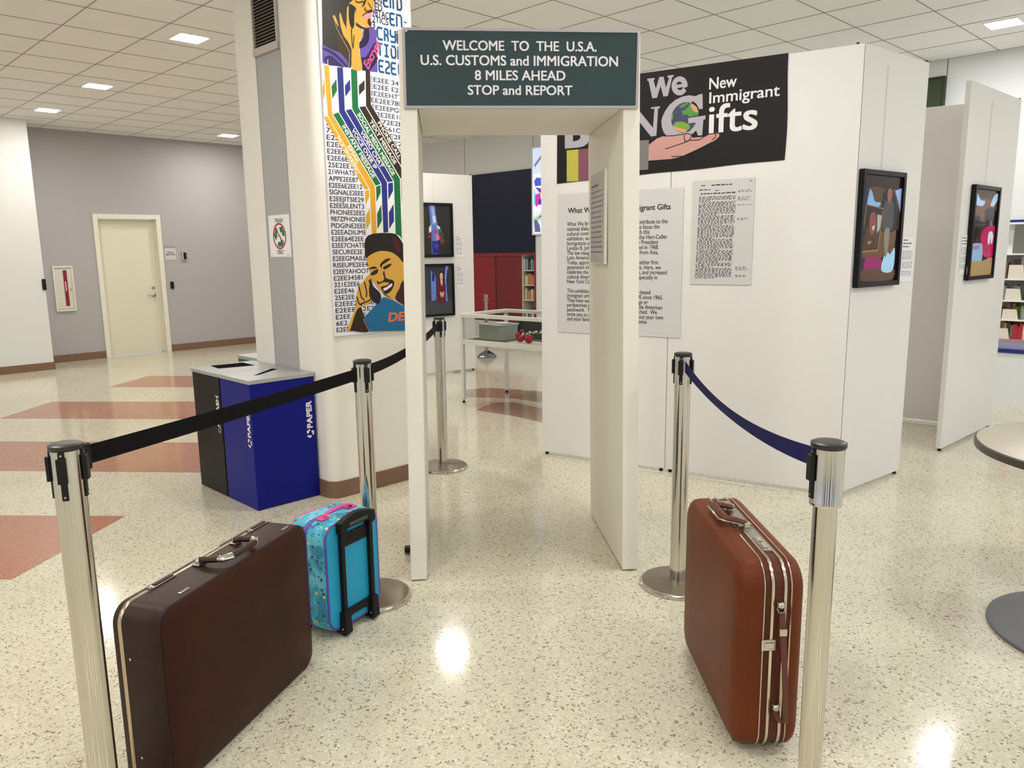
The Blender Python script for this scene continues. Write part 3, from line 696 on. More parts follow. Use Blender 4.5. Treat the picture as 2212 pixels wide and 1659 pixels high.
for x0, x1 in ((.130, .222), (.605, .695)):
    m = MB().box(x0, x1, cy - .010, cy + .012, H + .001, H + .005)
    lt = m.build('latch', M_STEEL, t, bevel=.002)
    MB().box(x0 + .008, x1 - .008, cy - .006, cy + .008, H + .005, H + .008).build('latch_plate', BR2, lt, bevel=.002)
    m = MB(); m.tube([(x0 - .004, cy - .010, H + .004), (x0 - .012, cy - .004, H + .006), (x0 - .012, cy + .006, H + .006), (x0 - .004, cy + .012, H + .004)], .003, 8); m.build('latch_lever', M_STEEL, lt)
ho = .034
hp = [(.312, cy - .022, H + .014), (.308, cy - .05, H + .020), (.316, .055, H + .024), (.345, ho + .004, H + .026), (.40, ho, H + .027), (.455, ho + .004, H + .026), (.484, .055, H + .024), (.490, cy - .05, H + .020), (.486, cy - .022, H + .014)]
hd = MB().tube(hp, .013, 12, flat=.75).build('handle', BR2, t)
for k in (0, 1):
    q = [hp[2], hp[3]] if k == 0 else [hp[6], hp[5]]
    MB().tube([(q[0][0], q[0][1] + .008, q[0][2]), q[0], ((q[0][0] + q[1][0]) / 2, (q[0][1] + q[1][1]) / 2 + .001, q[0][2] + .001), q[1]], .0145, 12, flat=.75).build('handle_cap', M_CHROME, hd)
for x in (.308, .490):
    m = MB().box(x - .018, x + .018, cy - .034, cy - .008, H + .0005, H + .008); m.ball((x, cy - .022, H + .012), .011, sx=1.2); m.build('handle_post', M_CHROME, t, bevel=.002)
MB().box(.36, .45, cy + .008, cy + .019, H + .0005, H + .003).build('lock', M_STEEL, t, bevel=.001)
for x in (.138, .656): MB().box(x - .02, x + .02, .046, .056, H, H + .003).build('name_plate', M_CHROME, t, bevel=.001)
for y, z in ((cy - .025, .40), (cy - .03, .10), (cy - .045, .055), (cy + .02, .055)):
    m = MB(); m.M = Matrix.Translation((-.001, y, z)) @ Matrix.Rotation(-math.pi / 2, 4, 'Y'); m.lathe([(.004, -.001), (.004, .001), (.002, .002)], 10); m.build('stud', M_CHROME, t)

CH = mat('chestnut_vinyl', (100, 48, 24), .44, spec=.13, noise=.12, nscale=4, bump=.2, bscale=180)
CH2 = mat('chestnut_vinyl_frame', (86, 42, 26), .42, spec=.22, bump=.2, bscale=180)
TRIM = mat('bright_trim', (214, 200, 184), .2, 1.0)
c0, a1 = (.845, 2.071), math.radians(90.7); L, W, H = .672, .209, .592
t = thing('suitcase', 'reddish brown hard suitcase with bright trim lines standing under the navy belt', 'suitcase', (c0[0], c0[1], .012), a1)
F1, F2, F3, F4 = .129, .106, .070, .052
MB().loft(L, H, .075, [(F1 - .002, .004), (F1, .0), (W - .045, 0), (W - .030, .003), (W - .018, .012), (W - .009, .028), (W - .004, .06), (W, .15)]).build('front_shell', CH, t)
MB().loft(L, H, .075, [(0, .15), (.004, .06), (.009, .028), (.018, .012), (.03, .003), (.04, 0), (F4, 0), (F4 + .002, .004)]).build('back_shell', CH, t)
MB().loft(L, H, .075, [(F4 - .002, .010), (F4 - .002, .003), (F1 + .002, .003), (F1 + .002, .010)]).build('frame', CH2, t)
for y, r in ((F1, .0022), (F2, .004), (F3, .004), (F4, .0022)):
    MB().loft(L, H, .075, [(y - r, .008), (y - r, -.001), (y, -.003), (y + r, -.001), (y + r, .008)]).build('trim_strip', TRIM, t)
yc = (F2 + F3) / 2
PLATE = mat('silver_lock_plate', (176, 176, 168), .3, 1.0)
ux = lambda x, y: loc2(fl(x, y, H + .012), c0, a1)[0]
xa, xb = ux(1660, 1191), min(ux(1545, 1064), L - .1)
pl = MB().box(xa, xb, F3 + .004, F2 - .004, H - .004, H + .0015).build('lock_plate', PLATE, t)
for x0, x1 in ((xa + .004, xa + .11), (xb - .10, xb - .012)):
    m = MB().box(x0, x1, F3 + .007, F2 - .007, H + .0015, H + .004).box(x0 + .012, x0 + .055, F3 + .011, F2 - .011, H + .004, H + .0065).box(x0 + .066, x1 - .006, F3 + .011, F2 - .011, H + .004, H + .006)
    lt = m.build('latch', M_CHROME, t, bevel=.001)
    MB().box(x0 + .056, x0 + .065, F3 + .012, F2 - .012, H + .004, H + .0046).build('latch_slot', M_BLACK, lt)
xh0, xh1 = .318, .482
yo = F1 + .020
hp = [(xh0, yc, H + .010), (xh0 + .006, yc + .03, H + .020), (xh0 + .012, yo, H + .026), (xh0 + .02, yo + .008, H + .027), (xh1 - .02, yo + .008, H + .027), (xh1 - .012, yo, H + .026), (xh1 - .006, yc + .03, H + .020), (xh1, yc, H + .010)]
hd = MB().tube(hp, .0155, 12, flat=.55).build('handle', CH2, t)
MB().tube([(p[0] + (-.004 if i < 4 else .004), p[1] + (.006 if 1 < i < 6 else 0), p[2] + .002 - .008) for i, p in enumerate(hp)], .0125, 10, flat=.4).build('handle_trim', TRIM, hd)
for x in (xh0 - .008, xh1 + .008):
    MB().box(x - .012, x + .012, yc - .012, yc + .012, H + .0015, H + .016).build('handle_pivot', M_CHROME, t, bevel=.003)
kz = lambda z: z - .012
m = MB().box(-.006, .003, F2 - .012, F1 - .002 + .008, .335, .37); lt = m.build('end_latch', M_CHROME, t, bevel=.002)
MB().box(-.009, -.005, F2 - .006, F1 - .003, .342, .362).build('end_latch_button', M_CHROME, lt, bevel=.002)
MB().box(-.004, .003, F3 - .004, F3 + .006, .335, .368).build('catch', M_CHROME, t, bevel=.001)
for z in (.475, .155):
    m = MB().ball((-.007, yc - .004, z), .011, sx=.8); m.box(-.004, .003, yc - .012, yc + .006, z - .008, z + .008)
    m.build('strap_post', M_CHROME, t, bevel=.001)
m = MB(); m.tube([(-.012, yc - .012, .47), (-.016, yc - .010, .458), (-.014, yc + .004, .456), (-.010, yc + .008, .468)], .002, 8); m.build('strap_ring', M_CHROME, t)
pts = []
for i in range(25):
    k = i / 24; pts.append((-.014 - .022 * math.sin(math.pi * k) ** 1.2 - .004 * k, yc - .006 - .026 * k * k, .458 - .345 * k))
for i in range(1, 9):
    k = i / 8; pts.append((pts[24][0] + .012 * k, yc - .032 + .03 * k, pts[24][2] - .008 * math.sin(k * math.pi) + .03 * k * k))
vs, fs = [], []
for p in pts: vs += [(p[0], p[1] - .0085, p[2]), (p[0], p[1] + .0085, p[2]), (p[0] + .003, p[1] + .0085, p[2]), (p[0] + .003, p[1] - .0085, p[2])]
for i in range(len(pts) - 1):
    for j in range(4): fs.append((i * 4 + j, i * 4 + (j + 1) % 4, i * 4 + 4 + (j + 1) % 4, i * 4 + 4 + j))
fs += [(3, 2, 1, 0), tuple(range(len(vs) - 4, len(vs)))]
st = MB().add(vs, fs, 0, True).build('strap', mat('strap_leather', (92, 48, 34), .5), t)
MB().box(-.030, -.021, yc - .017, yc + .005, .392, .414).build('strap_buckle', M_CHROME, st, bevel=.002)
for x, y in ((.09, W - .04), (.09, .04), (L - .1, W - .04), (L - .1, .04)):
    MB().lathe([(.009, -.012), (.011, -.006), (.011, .003)], 12, (x, y, 0)).build('foot', M_BLACK, t)

# child's trolley case
def patterned(name):
    m = bpy.data.materials.new(name); m.use_nodes = True; nt = m.node_tree; b = nt.nodes['Principled BSDF']; N = nt.nodes.new; Lk = nt.links.new
    tc = N('ShaderNodeTexCoord'); n1 = N('ShaderNodeTexNoise'); n1.inputs['Scale'].default_value = 14; Lk(tc.outputs['Object'], n1.inputs['Vector'])
    r1 = N('ShaderNodeValToRGB'); r1.color_ramp.interpolation = 'CONSTANT'
    r1.color_ramp.elements[0].color = lin((40, 140, 168)); r1.color_ramp.elements[1].position = .52; r1.color_ramp.elements[1].color = lin((98, 190, 212))
    e = r1.color_ramp.elements.new(.44); e.color = lin((60, 165, 190)); Lk(n1.outputs['Fac'], r1.inputs['Fac'])
    cur = r1.outputs['Color']
    for sc, thr, seed in ((38, .26, 0), (70, .20, 3)):
        mp = N('ShaderNodeMapping'); mp.inputs['Location'].default_value = (seed, seed * .7, .3); Lk(tc.outputs['Object'], mp.inputs['Vector'])
        v = N('ShaderNodeTexVoronoi'); v.inputs['Scale'].default_value = sc; Lk(mp.outputs['Vector'], v.inputs['Vector'])
        lt = N('ShaderNodeMath'); lt.operation = 'LESS_THAN'; lt.inputs[1].default_value = thr; Lk(v.outputs['Distance'], lt.inputs[0])
        s2 = N('ShaderNodeSeparateColor'); Lk(v.outputs['Color'], s2.inputs['Color'])
        rp = N('ShaderNodeValToRGB'); rp.color_ramp.interpolation = 'CONSTANT'; el = rp.color_ramp.elements
        cs = [(24, 48, 110), (226, 190, 40), (206, 80, 50), (90, 60, 150), (30, 70, 120), (224, 200, 60)]
        el[0].color = lin(cs[0]); el[1].position = .2; el[1].color = lin(cs[1])
        for i, c in enumerate(cs[2:]): q = el.new(.38 + i * .16); q.color = lin(c)
        Lk(s2.outputs['Red'], rp.inputs['Fac'])
        mx = N('ShaderNodeMixRGB'); Lk(lt.outputs[0], mx.inputs['Fac']); Lk(cur, mx.inputs[1]); Lk(rp.outputs['Color'], mx.inputs[2]); cur = mx.outputs['Color']
    Lk(cur, b.inputs['Base Color']); b.inputs['Roughness'].default_value = .5
    return m
PAT = patterned('turquoise_print_fabric'); TQ = mat('turquoise_fabric', (22, 148, 184), .6, bump=.1, bscale=400); PUR = mat('purple_piping', (92, 66, 160), .5); PINK = mat('pink_webbing', (214, 60, 140), .55)
L, W, H, Z0 = .303, .193, .435, .03
t = thing('trolley_case', "child's turquoise patterned trolley case with black pull handle behind the dark brown suitcase", 'trolley case', (-.719, 2.789, 0), math.radians(59.7))
up = lambda mb: setattr(mb, 'M', Matrix.Translation((0, 0, Z0))) or mb
up(MB()).loft(L, H, .055, [(.004, .006), (.006, 0), (.03, -.004), (W - .03, -.004), (W - .006, 0), (W - .004, .006), (W, .03)]).build('body', PAT, t)
up(MB()).loft(L, H, .055, [(-.001, .025), (-.001, .008), (.004, .006), (.006, .010)]).build('back_panel', TQ, t)
def ringpath(L, H, R, ins, y, n=7):
    out = []
    for cx, cz, q0 in ((L - ins - R, H - ins - R, 0), (ins + R, H - ins - R, 90), (ins + R, ins + R, 180), (L - ins - R, ins + R, 270)):
        for i in range(n): q = math.radians(q0 + 90 * i / (n - 1)); out.append((cx + R * math.cos(q), y, cz + R * math.sin(q)))
    return out
up(MB()).tube(ringpath(L, H, .055, .003, .003), .0042, 8, closed=True).build('piping', PUR, t)
up(MB()).tube(ringpath(L, H, .055, .002, W - .005), .0042, 8, closed=True).build('piping', PINK, t)
up(MB()).loft(L, H, .055, [(.092, .0), (.092, -.0055), (.110, -.0055), (.110, 0)]).build('zip_band', PUR, t)
m = up(MB()); zt = H + .004
m.tube([(.07, .075, zt), (.075, .07, zt + .014), (.10, .068, zt + .022), (.15, .066, zt + .026), (.20, .068, zt + .022), (.225, .07, zt + .014), (.23, .075, zt)], .010, 10, flat=.5)
hd = m.build('top_handle', PINK, t)
for x in (.07, .23):
    up(MB()).box(x - .022, x + .022, .055, .095, zt + .0005, zt + .006).build('handle_tab', PINK, hd, bevel=.004)
KP = mat('matt_black_plastic', (15, 14, 15), .5, spec=.25)
R0, R1 = .075, .240
ph = thing_part = None
for x in (R0, R1): MB().box(x - .010, x + .010, -.022, -.004, .055, .455).build('pull_rail', KP, t, bevel=.003)
m = MB()
arc = []
for i in range(9):
    k = i / 8; arc.append((R0 - .018 + (R1 - R0 + .036) * k, .470 + .022 * math.sin(math.pi * k)))
m.slab([(R0 - .018, .425), (R0 + .018, .415), (R0 + .018, .44), (R1 - .018, .44), (R1 - .018, .415), (R1 + .018, .425)] + arc[::-1], -.032, -.002)
hb = m.build('pull_handle', KP, t, bevel=.004)
MB().box(R0 + .03, R1 - .03, -.0345, -.031, .448, .462).build('handle_grip', mat('grip_grey', (60, 58, 58), .4), hb, bevel=.002)
MB().box(R0 + .010, R1 - .010, -.010, .0, .36, .415).build('upper_bracket', KP, t, bevel=.003)
MB().slab([(R0, .10), (R0, .055), (R0 + .05, .07), (R1 - .05, .07), (R1, .055), (R1, .10)][::-1], -.014, .0).build('lower_bracket', KP, t, bevel=.003)
for x in (R0, R1):
    hs = MB().hexa([(x - .022, -.034, .012), (x + .022, -.034, .012), (x + .022, .02, .012), (x - .022, .02, .012)], [(x - .018, -.030, .105), (x + .018, -.030, .105), (x + .018, .0, .105), (x - .018, .0, .105)]).build('wheel_housing', KP, t, bevel=.006)
    m = MB(); m.M = Matrix.Translation((x - .011, -.010, .0215)) @ Matrix.Rotation(math.pi / 2, 4, 'Y'); m.lathe([(.018, 0), (.0215, .003), (.0215, .019), (.018, .022)], 20)
    m.build('wheel', M_BLACK, hs)
    m = MB(); m.M = Matrix.Translation((x - .022, -.018, .035)) @ Matrix.Rotation(-math.pi / 2, 4, 'Y'); m.lathe([(.004, 0), (.003, .0015)], 10); m.build('axle_cap', M_STEEL, hs)
for x in (.04, .26): MB().box(x - .02, x + .02, W - .04, W - .02, 0, Z0 + .004).build('foot', KP, t, bevel=.004)

# ================================================================== BINS
ub, vb = Vector((R2, R2)), Vector((-R2, R2)); B0 = Vector((-1.502, 4.343))
def bin_unit(name, label, v0, u0, w, d, body, opening, txt, icon):
    o = B0 + ub * u0 + vb * v0
    t = thing(name, label, 'bin', (o.x, o.y, 0), math.pi / 4, 'steel recycling and waste bins by the column')
    H = .755
    MB().box(.004, w - .004, .004, d - .004, .004, H).build('body', body, t, bevel=.003)
    LID = mat('bin_lid_steel', (176, 178, 178), .35, .35)
    m = MB(); x0, x1, y0, y1 = -.002, w + .002, -.002, d - .002
    m.box(x0, x1, y0, y1, H, H + .0245)
    lid = m.build('lid', LID, t, bevel=.003)
    if opening: MB().prism(opening, H + .0243, H + .0253).build('opening', mat('bin_hole_dark', (4, 4, 4), .9, spec=.03), lid)  # flat black plate on the lid paints the dark of the hole
    if txt:
        a = Art()
        LW = mat('bin_lettering', (232, 230, 232), .4)
        hh = .034; TL = txt[1]
        # near face (y = 0): reads upwards near the right edge
        if txt[2]:
            xr = w - .03
            a.text(1, LW, txt[0], xr, txt[3], hh, TL, bold=.05, rot=math.pi / 2)
            icon(a, LW, xr - hh / 2, txt[3] - .035, .026)
        if a.mb.v: a.build('lettering', t).location = (0, .0035, 0)
        a = Art(); xr = -.028
        a.text(1, LW, txt[0], xr, txt[3] + (.03 if not txt[2] else 0), hh, TL, bold=.05, rot=math.pi / 2)
        icon(a, LW, xr - hh / 2, txt[3] - .035 + (.03 if not txt[2] else 0), .026)
        o2 = a.build('lettering', t); o2.rotation_euler.z = -math.pi / 2; o2.location = (.0035, 0, 0)
    return t
def ic_rec(a, c, u, z, r): recycle(a, 1, c, u, z, r, math.pi / 2)
def ic_toss(a, c, u, z, r):
    a.disc(1, c, u - r * .3, z + r * .6, r * .35).stroke(1, c, [(u - r * .2, z + r * .5), (u + r * .5, z + r * .2), (u + r * .6, z - r * .3)], r * .25)
    a.stroke(1, c, [(u - r * .5, z - r * .2), (u - r * .4, z - r), (u + r * .5, z - r), (u + r * .6, z - r * .5)], r * .16)
BLUE = mat('navy_bin_steel', (12, 20, 122), .4, spec=.2); BKB = mat('black_bin_steel', (23, 22, 18), .45, spec=.2); GRB = mat('green_bin_steel', (30, 96, 72), .4)
def px2(x, y, v0, u0):
    p = fl(x, y, .78); d = Vector((p.x, p.y)) - (B0 + ub * u0 + vb * v0); return (d.dot(ub), d.dot(vb))
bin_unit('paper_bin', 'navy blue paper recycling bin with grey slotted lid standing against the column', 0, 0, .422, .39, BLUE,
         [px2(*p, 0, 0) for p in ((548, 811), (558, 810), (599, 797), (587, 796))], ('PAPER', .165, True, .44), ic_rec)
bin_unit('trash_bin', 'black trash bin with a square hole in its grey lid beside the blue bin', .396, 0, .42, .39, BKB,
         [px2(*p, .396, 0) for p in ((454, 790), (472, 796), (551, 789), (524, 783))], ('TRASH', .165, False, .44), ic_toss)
bin_unit('green_bin', 'dark green bin with grey lid mostly hidden behind the column', .80, .487, .36, .35, GRB, None, None, None)

# ================================================================== EXHIBITION PANELS
SP = Surf((0.22, 5.565), (1.956, 4.472)); S3 = Surf((1.956, 4.472), (2.564, 4.953))
S5 = Surf((3.127, 5.474), (3.962, 6.233)); S6 = Surf((-.455 - 1.02 * .824, 9.669 - 1.02 * .567), (-.455, 9.669))
S4 = Surf((3.06, 6.765), (3.393 + .44, 6.513 - .44 * .729))
PT, PH = .035, 2.585
PG = 'white folding exhibition panels'
def panel(S, u0, u1, label, H=PH, b0=0.0, b1=0.0, cap=True):
    t = sthing(S, 'exhibition_panel', label, 'exhibition panel', (u0 + u1) / 2, 0, 0, PG)
    MB().prism([(u0, 0), (u1, 0), (u1 - b1, PT), (u0 + b0, PT)], .022, H).build('board', M_PANEL, t, bevel=.002)
    for u in (u0 + .03, u1 - .03):
        m = MB().lathe([(.013, 0), (.013, .014), (.006, .016), (.006, .0225)], 14, (u, PT / 2, 0)); m.build('foot', M_BLACK, t)
    if cap:
        MB().box(u1 - .02 - b1, u1 - .004 - b1, .008, PT - .006, H, H + .012).build('hinge_cap', M_BLACK, t)
    return t
panel(SP, 0, .952, 'white exhibition panel behind the gate opening carrying the yellow and maroon end of the banner', cap=False)
panel(SP, .956, 2.05, 'broad white exhibition panel with the law page board, behind the navy belt', b1=.026)
panel(S3, .003, .775, 'white exhibition panel with the larger framed photo of two people above magenta cloth', b0=.027)
panel(S4, 0, S4.len - .02, 'blank white exhibition panel half hidden between the two panels with framed photos', cap=False)
panel(S5, 0, 1.12, 'white exhibition panel with the smaller framed photo of the magenta jersey', b1=0)
panel(S6, 0, 1.02, 'white exhibition panel seen through the gate with two framed photos one above the other', H=2.39)

# banner across the two front panels
P = SP.poly([(1205, 297), (1706, 107), (1697, 345), (1205, 396)])
bu0, bu1, bz0, bz1 = P[0][0], P[1][0], SP.uv(1382, 377)[1], PH + .004
t = sthing(SP, 'banner', 'black banner with a globe in an open hand along the panel tops', 'banner', (bu0 + bu1) / 2, bz0, -.003)
m = MB(); vs, fs = [], []
NX, NZ = 40, 8
for side in (0, 1):
    for i in range(NX + 1):
        for j in range(NZ + 1):
            k, q = i / NX, j / NZ
            u = bu0 + (bu1 - bu0) * k + (.006 * math.sin(q * 5) if k == 1 else 0) - (.006 * (1 - q) if k == 0 else 0)
            zl_ = bz0 - .026 + .056 * k; z = zl_ + (bz1 - zl_) * q + .002 * math.sin(k * 17) * (1 - q)
            vs.append((u, (-.0045 if side else -.0025), z))
def vid(s_, i, j): return s_ * (NX + 1) * (NZ + 1) + i * (NZ + 1) + j
for i in range(NX):
    for j in range(NZ):
        fs.append((vid(1, i, j), vid(1, i + 1, j), vid(1, i + 1, j + 1), vid(1, i, j + 1)))
        fs.append((vid(0, i, j), vid(0, i, j + 1), vid(0, i + 1, j + 1), vid(0, i + 1, j)))
m.add(vs, fs).build('fabric', mat('banner_black', (30, 26, 26), .6, spec=.2, noise=.06, nscale=3), t)
a = Art()
def zb(*p): return SP.poly([(1380 + x / 5.924, 100 + y / 5.924) for x, y in p])
GY, WT = 'a8a2a8', 'dcd8d8'
a.poly(1, GY, zb((110, 418), (203, 405), (206, 430), (190, 435), (222, 545), (265, 395), (320, 390), (350, 530), (392, 405), (372, 405), (370, 378), (448, 367), (450, 390), (430, 395), (375, 638), (318, 645), (282, 510), (235, 660), (175, 667), (128, 442), (112, 445)))
ec = [(525 + 72 * math.cos(math.radians(q)), 508 - 88 * math.sin(math.radians(q))) for q in range(0, 321, 20)]
a.stroke(1, GY, zb(*ec), .030); a.stroke(1, GY, zb((455, 522), (600, 497)), .020)
a.poly(1, GY, zb((-70, 840), (10, 828), (185, 1045), (203, 800), (160, 803), (160, 783), (272, 768), (272, 793), (250, 798), (228, 1145), (160, 1157), (-20, 930), (-35, 1170), (-70, 1175)))
a.poly(1, GY, zb((818, 610), (822, 800), (775, 808), (742, 740), (690, 700), (600, 900), (660, 1100), (600, 1150), (360, 1148), (322, 1105), (297, 1030), (292, 960), (308, 900), (340, 830), (395, 752), (470, 688), (560, 645), (650, 628), (715, 640), (752, 632), (765, 618)))
gc, gr = zb((592, 912))[0], zb((770, 912), (592, 717))
GRX, GRZ = gr[0][0] - gc[0], gr[1][1] - gc[1]
a.disc(2, '2b2c38', gc[0], gc[1], GRX, GRZ); a.disc(3, '3a3f5c', gc[0], gc[1], GRX * .97, GRZ * .97)
a.poly(4, '4c8a3c', zb((555, 830), (600, 815), (640, 770), (655, 725), (700, 740), (745, 780), (768, 840), (765, 880), (725, 885), (690, 900), (650, 905), (620, 870), (570, 885)))
a.poly(4, '4c8a3c', zb((520, 780), (560, 745), (620, 722), (640, 730), (590, 775), (550, 790)))
a.poly(4, '6c9a34', zb((440, 1010), (480, 970), (560, 965), (630, 990), (660, 1020), (650, 1060), (600, 1085), (520, 1075), (460, 1040)))
a.poly(4, '6c9a34', zb((416, 900), (440, 855), (440, 930), (420, 950)))
a.poly(5, 'd0946a', zb((665, 760), (690, 735), (740, 775), (768, 835), (755, 850), (720, 840), (690, 815)))
a.poly(5, 'd0946a', zb((445, 1020), (500, 1040), (570, 1055), (630, 1085), (590, 1103), (520, 1095), (460, 1060)))
a.poly(6, GY, zb((636, 922), (858, 886), (856, 935), (830, 945), (815, 1140), (762, 1144), (738, 1080), (690, 1122), (640, 1142), (590, 1125), (650, 1092), (700, 1040), (735, 985), (718, 978), (638, 990)))
a.poly(7, 'c08f86', zb((130, 1265), (175, 1230), (240, 1180), (320, 1150), (440, 1145), (560, 1125), (640, 1118), (680, 1140), (690, 1172), (830, 1160), (900, 1125), (960, 1113), (1030, 1120), (1038, 1150), (1000, 1190), (940, 1230), (760, 1322), (590, 1402), (430, 1442), (118, 1466)))
for q in (((320, 1150), (440, 1147), (560, 1127), (640, 1118), (680, 1140), (670, 1180), (650, 1205), (600, 1230), (360, 1312), (345, 1306)), ((585, 1140), (590, 1210), (630, 1220), (668, 1180)), ((650, 1206), (780, 1200), (830, 1165), (900, 1127), (960, 1117), (990, 1130), (985, 1170), (940, 1200)), ((425, 1412), (570, 1408), (760, 1322), (940, 1230))):
    a.stroke(8, '221a18', zb(*q), .0055)
a.poly(8, '76726f', zb((-120, 1216), (135, 1200), (125, 1580), (-125, 1596)))
for st, x, yb, yt, x1 in (('New', 905, 555, 408, 1250), ('Immigrant', 905, 733, 590, 1797), ('ifts', 900, 1112, 745, 1510)):
    p = zb((x, yb))[0]; q = zb((x, yt))[0]; r = zb((x1, yb))[0]
    a.text(1, WT, st, p[0], p[1], (q[1] - p[1]) * (.98 if st != 'ifts' else .95), r[0] - p[0], bold=.014)
p = SP.uv(1225, 320)
a.text(1, GY, 'What', bu0 + .06, SP.uv(1400, 210)[1] + .01, .11, .38, bold=.04)
a.text(1, GY, 'BRI', SP.uv(1225, 322)[0], SP.uv(1226, 318)[1], .20, .42, bold=.05)
q = SP.poly([(1225, 325), (1250, 325), (1250, 393)])
a.rect(1, 'b4ac44', q[0][0], q[1][0], q[2][1] + .006, q[0][1]); a.rect(1, '7c4a58', q[1][0], q[1][0] + .19, q[2][1] + .006, q[0][1])
a.build('print', t).location = (0, -.0046, 0)

# introduction text panel
P = SP.poly([(1205, 428), (1480, 399), (1468, 727), (1207, 719)])
u0, u1, z0, z1 = P[0][0], P[1][0] - .006, (P[2][1] + P[3][1]) / 2, P[1][1] - .015
t = sthing(SP, 'introduction_board', 'large pale grey introduction text board headed What We Bring, partly hidden by a gate post', 'text board', (u0 + u1) / 2, z0)
MB().box(u0, u1, -.006, -.001, z0, z1).build('board', mat('text_panel_grey', (204, 200, 198), .5), t)
a = Art(); TK = '2c2a2c'
ul = SP.uv(1226, 560)[0]
ut = SP.uv(1449, 447)
a.text(1, '1c1a1c', 'What We Bring: New Immigrant Gifts', SP.uv(1228, 462)[0], SP.uv(1228, 462)[1] + .004, .034, ut[0] - SP.uv(1228, 462)[0], bold=.02)
za, zb_ = SP.uv(1226, 488.5)[1], SP.uv(1226, 692)[1]
lines = [('What We Bring', ' celebrates the gifts immigrants ', 'contribute to the', 1441), ('national dialog', 'ue and asks how they bring in', 'to focus the', 1424), ('cultural contri', 'butions of newcomers. W', 'ith this', 1403), ('exhibition, we ', 'mark fifty years of the law ', 'of the Hart-Celler', 1441),
         ('Immigration an', 'd Nationality Act signed b', 'y President', 1422), ('Lyndon B. John', 'son in 1965 and impleme', 'nted in 1968.', 1423), ('The law inaugu', 'rated a new immigratio', 'n from Asia,', 1422), ('Latin America,', ' Africa and beyond.', '', 1380), ('Today, approx', 'imately half of the city ar', 'e either first', 1423),
         ('generation imm', 'igrants or children of immigr', 'ants. Here, we', 1428), ('celebrate the r', 'ich traditions, imaginati', 'on, and increased', 1442), ('cultural divers', 'ity these gifts bring, e', 'specially in', 1421), ('New York City.', '', '', 0), None, ('This exhibition', ' presents work by communi', 'ty-based', 1407),
         ('immigrant artis', 'ts who have come to th', 'e US since 1965.', 1434), ('They have each', ' brought skills, knowl', 'edge or', 1402), ('perspectives th', 'at add new pieces ', 'to the American', 1433), ('patchwork.  Th', 'eir stories are a', 'ttached.  We', 1422), ('invite you to co', 'nsider stories ', 'about your own', 1436), ('and your famil', 'y and the gifts of ', 'home.', 1401)]
ca = .0265
def tw(st): v = text2d(st, .012); return (v[3] - v[2]) * ca / CAP * .80
for i, ln in enumerate(lines):
    if not ln: continue
    z = za + (zb_ - za) * i / 20
    wl_ = tw(ln[0]); a.text(1, TK, ln[0], ul, z, ca, wl_, bold=.012)
    ur = SP.uv(ln[3], 560)[0] if ln[3] else 0; wr = 0
    if ln[2]: wr = tw(ln[2]); a.text(1, TK, ln[2], ur, z, ca, wr, bold=.012, al='r')
    if ln[1]: a.text(1, TK, ln[1].strip(), ul + wl_ + .008, z, ca, max(.05, ur - wr - ul - wl_ - .016), bold=.012)
a.build('print', t).location = (0, -.0062, 0)

# page of the law
P = SP.poly([(1497, 392), (1633, 382), (1621, 614), (1490, 615)])
u0, u1, z0, z1 = P[0][0], P[1][0] - .003, (P[2][1] + P[3][1]) / 2, (P[0][1] + P[1][1]) / 2
t = sthing(SP, 'law_page_board', 'pale board printed with one dense page of law text below the black banner', 'text board', (u0 + u1) / 2, z0)
MB().box(u0, u1, -.006, -.001, z0, z1).build('board', mat('law_page_grey', (200, 196, 194), .5), t)
a = Art(); H_ = z1 - z0; ta, tb = u0 + .045, u0 + .275
a.words(1, '6a6664', u0 + .055, u0 + .085, z1 - .035, .007); a.words(1, '3a3634', u0 + .12, u0 + .25, z1 - .036, .008)
a.words(1, '6a6664', u1 - .03, u1 - .02, z1 - .022, .007)
a.words(1, '6a6664', ta, ta + .07, z1 - .062, .008); a.words(1, '6a6664', ta + .1, ta + .13, z1 - .068, .007)
a.words(1, '4a4644', ta + .01, tb, z1 - .086, .008)
nl = 60
para = {4, 14, 21, 31, 39, 48, 52}
for i in range(nl):
    z = z1 - .105 - i * (H_ - .135) / nl
    a.words(1, '4e4a48', ta + (.015 if i in para else 0) - i * .0002, (ta + random.uniform(.05, .2)) if (i + 1) in para or i == nl - 1 else tb - i * .0002, z, .0058, .8, wl=(.005, .02))
for z in (.075, .082, .115, .123, .131, .16, .24, .248, .535, .543, .551, .585, .592):
    a.words(1, '7a7674', tb + .012, u1 - random.uniform(.01, .04), z1 - z, .005, .8, wl=(.006, .02))
a.build('print', t).location = (0, -.0062, 0)

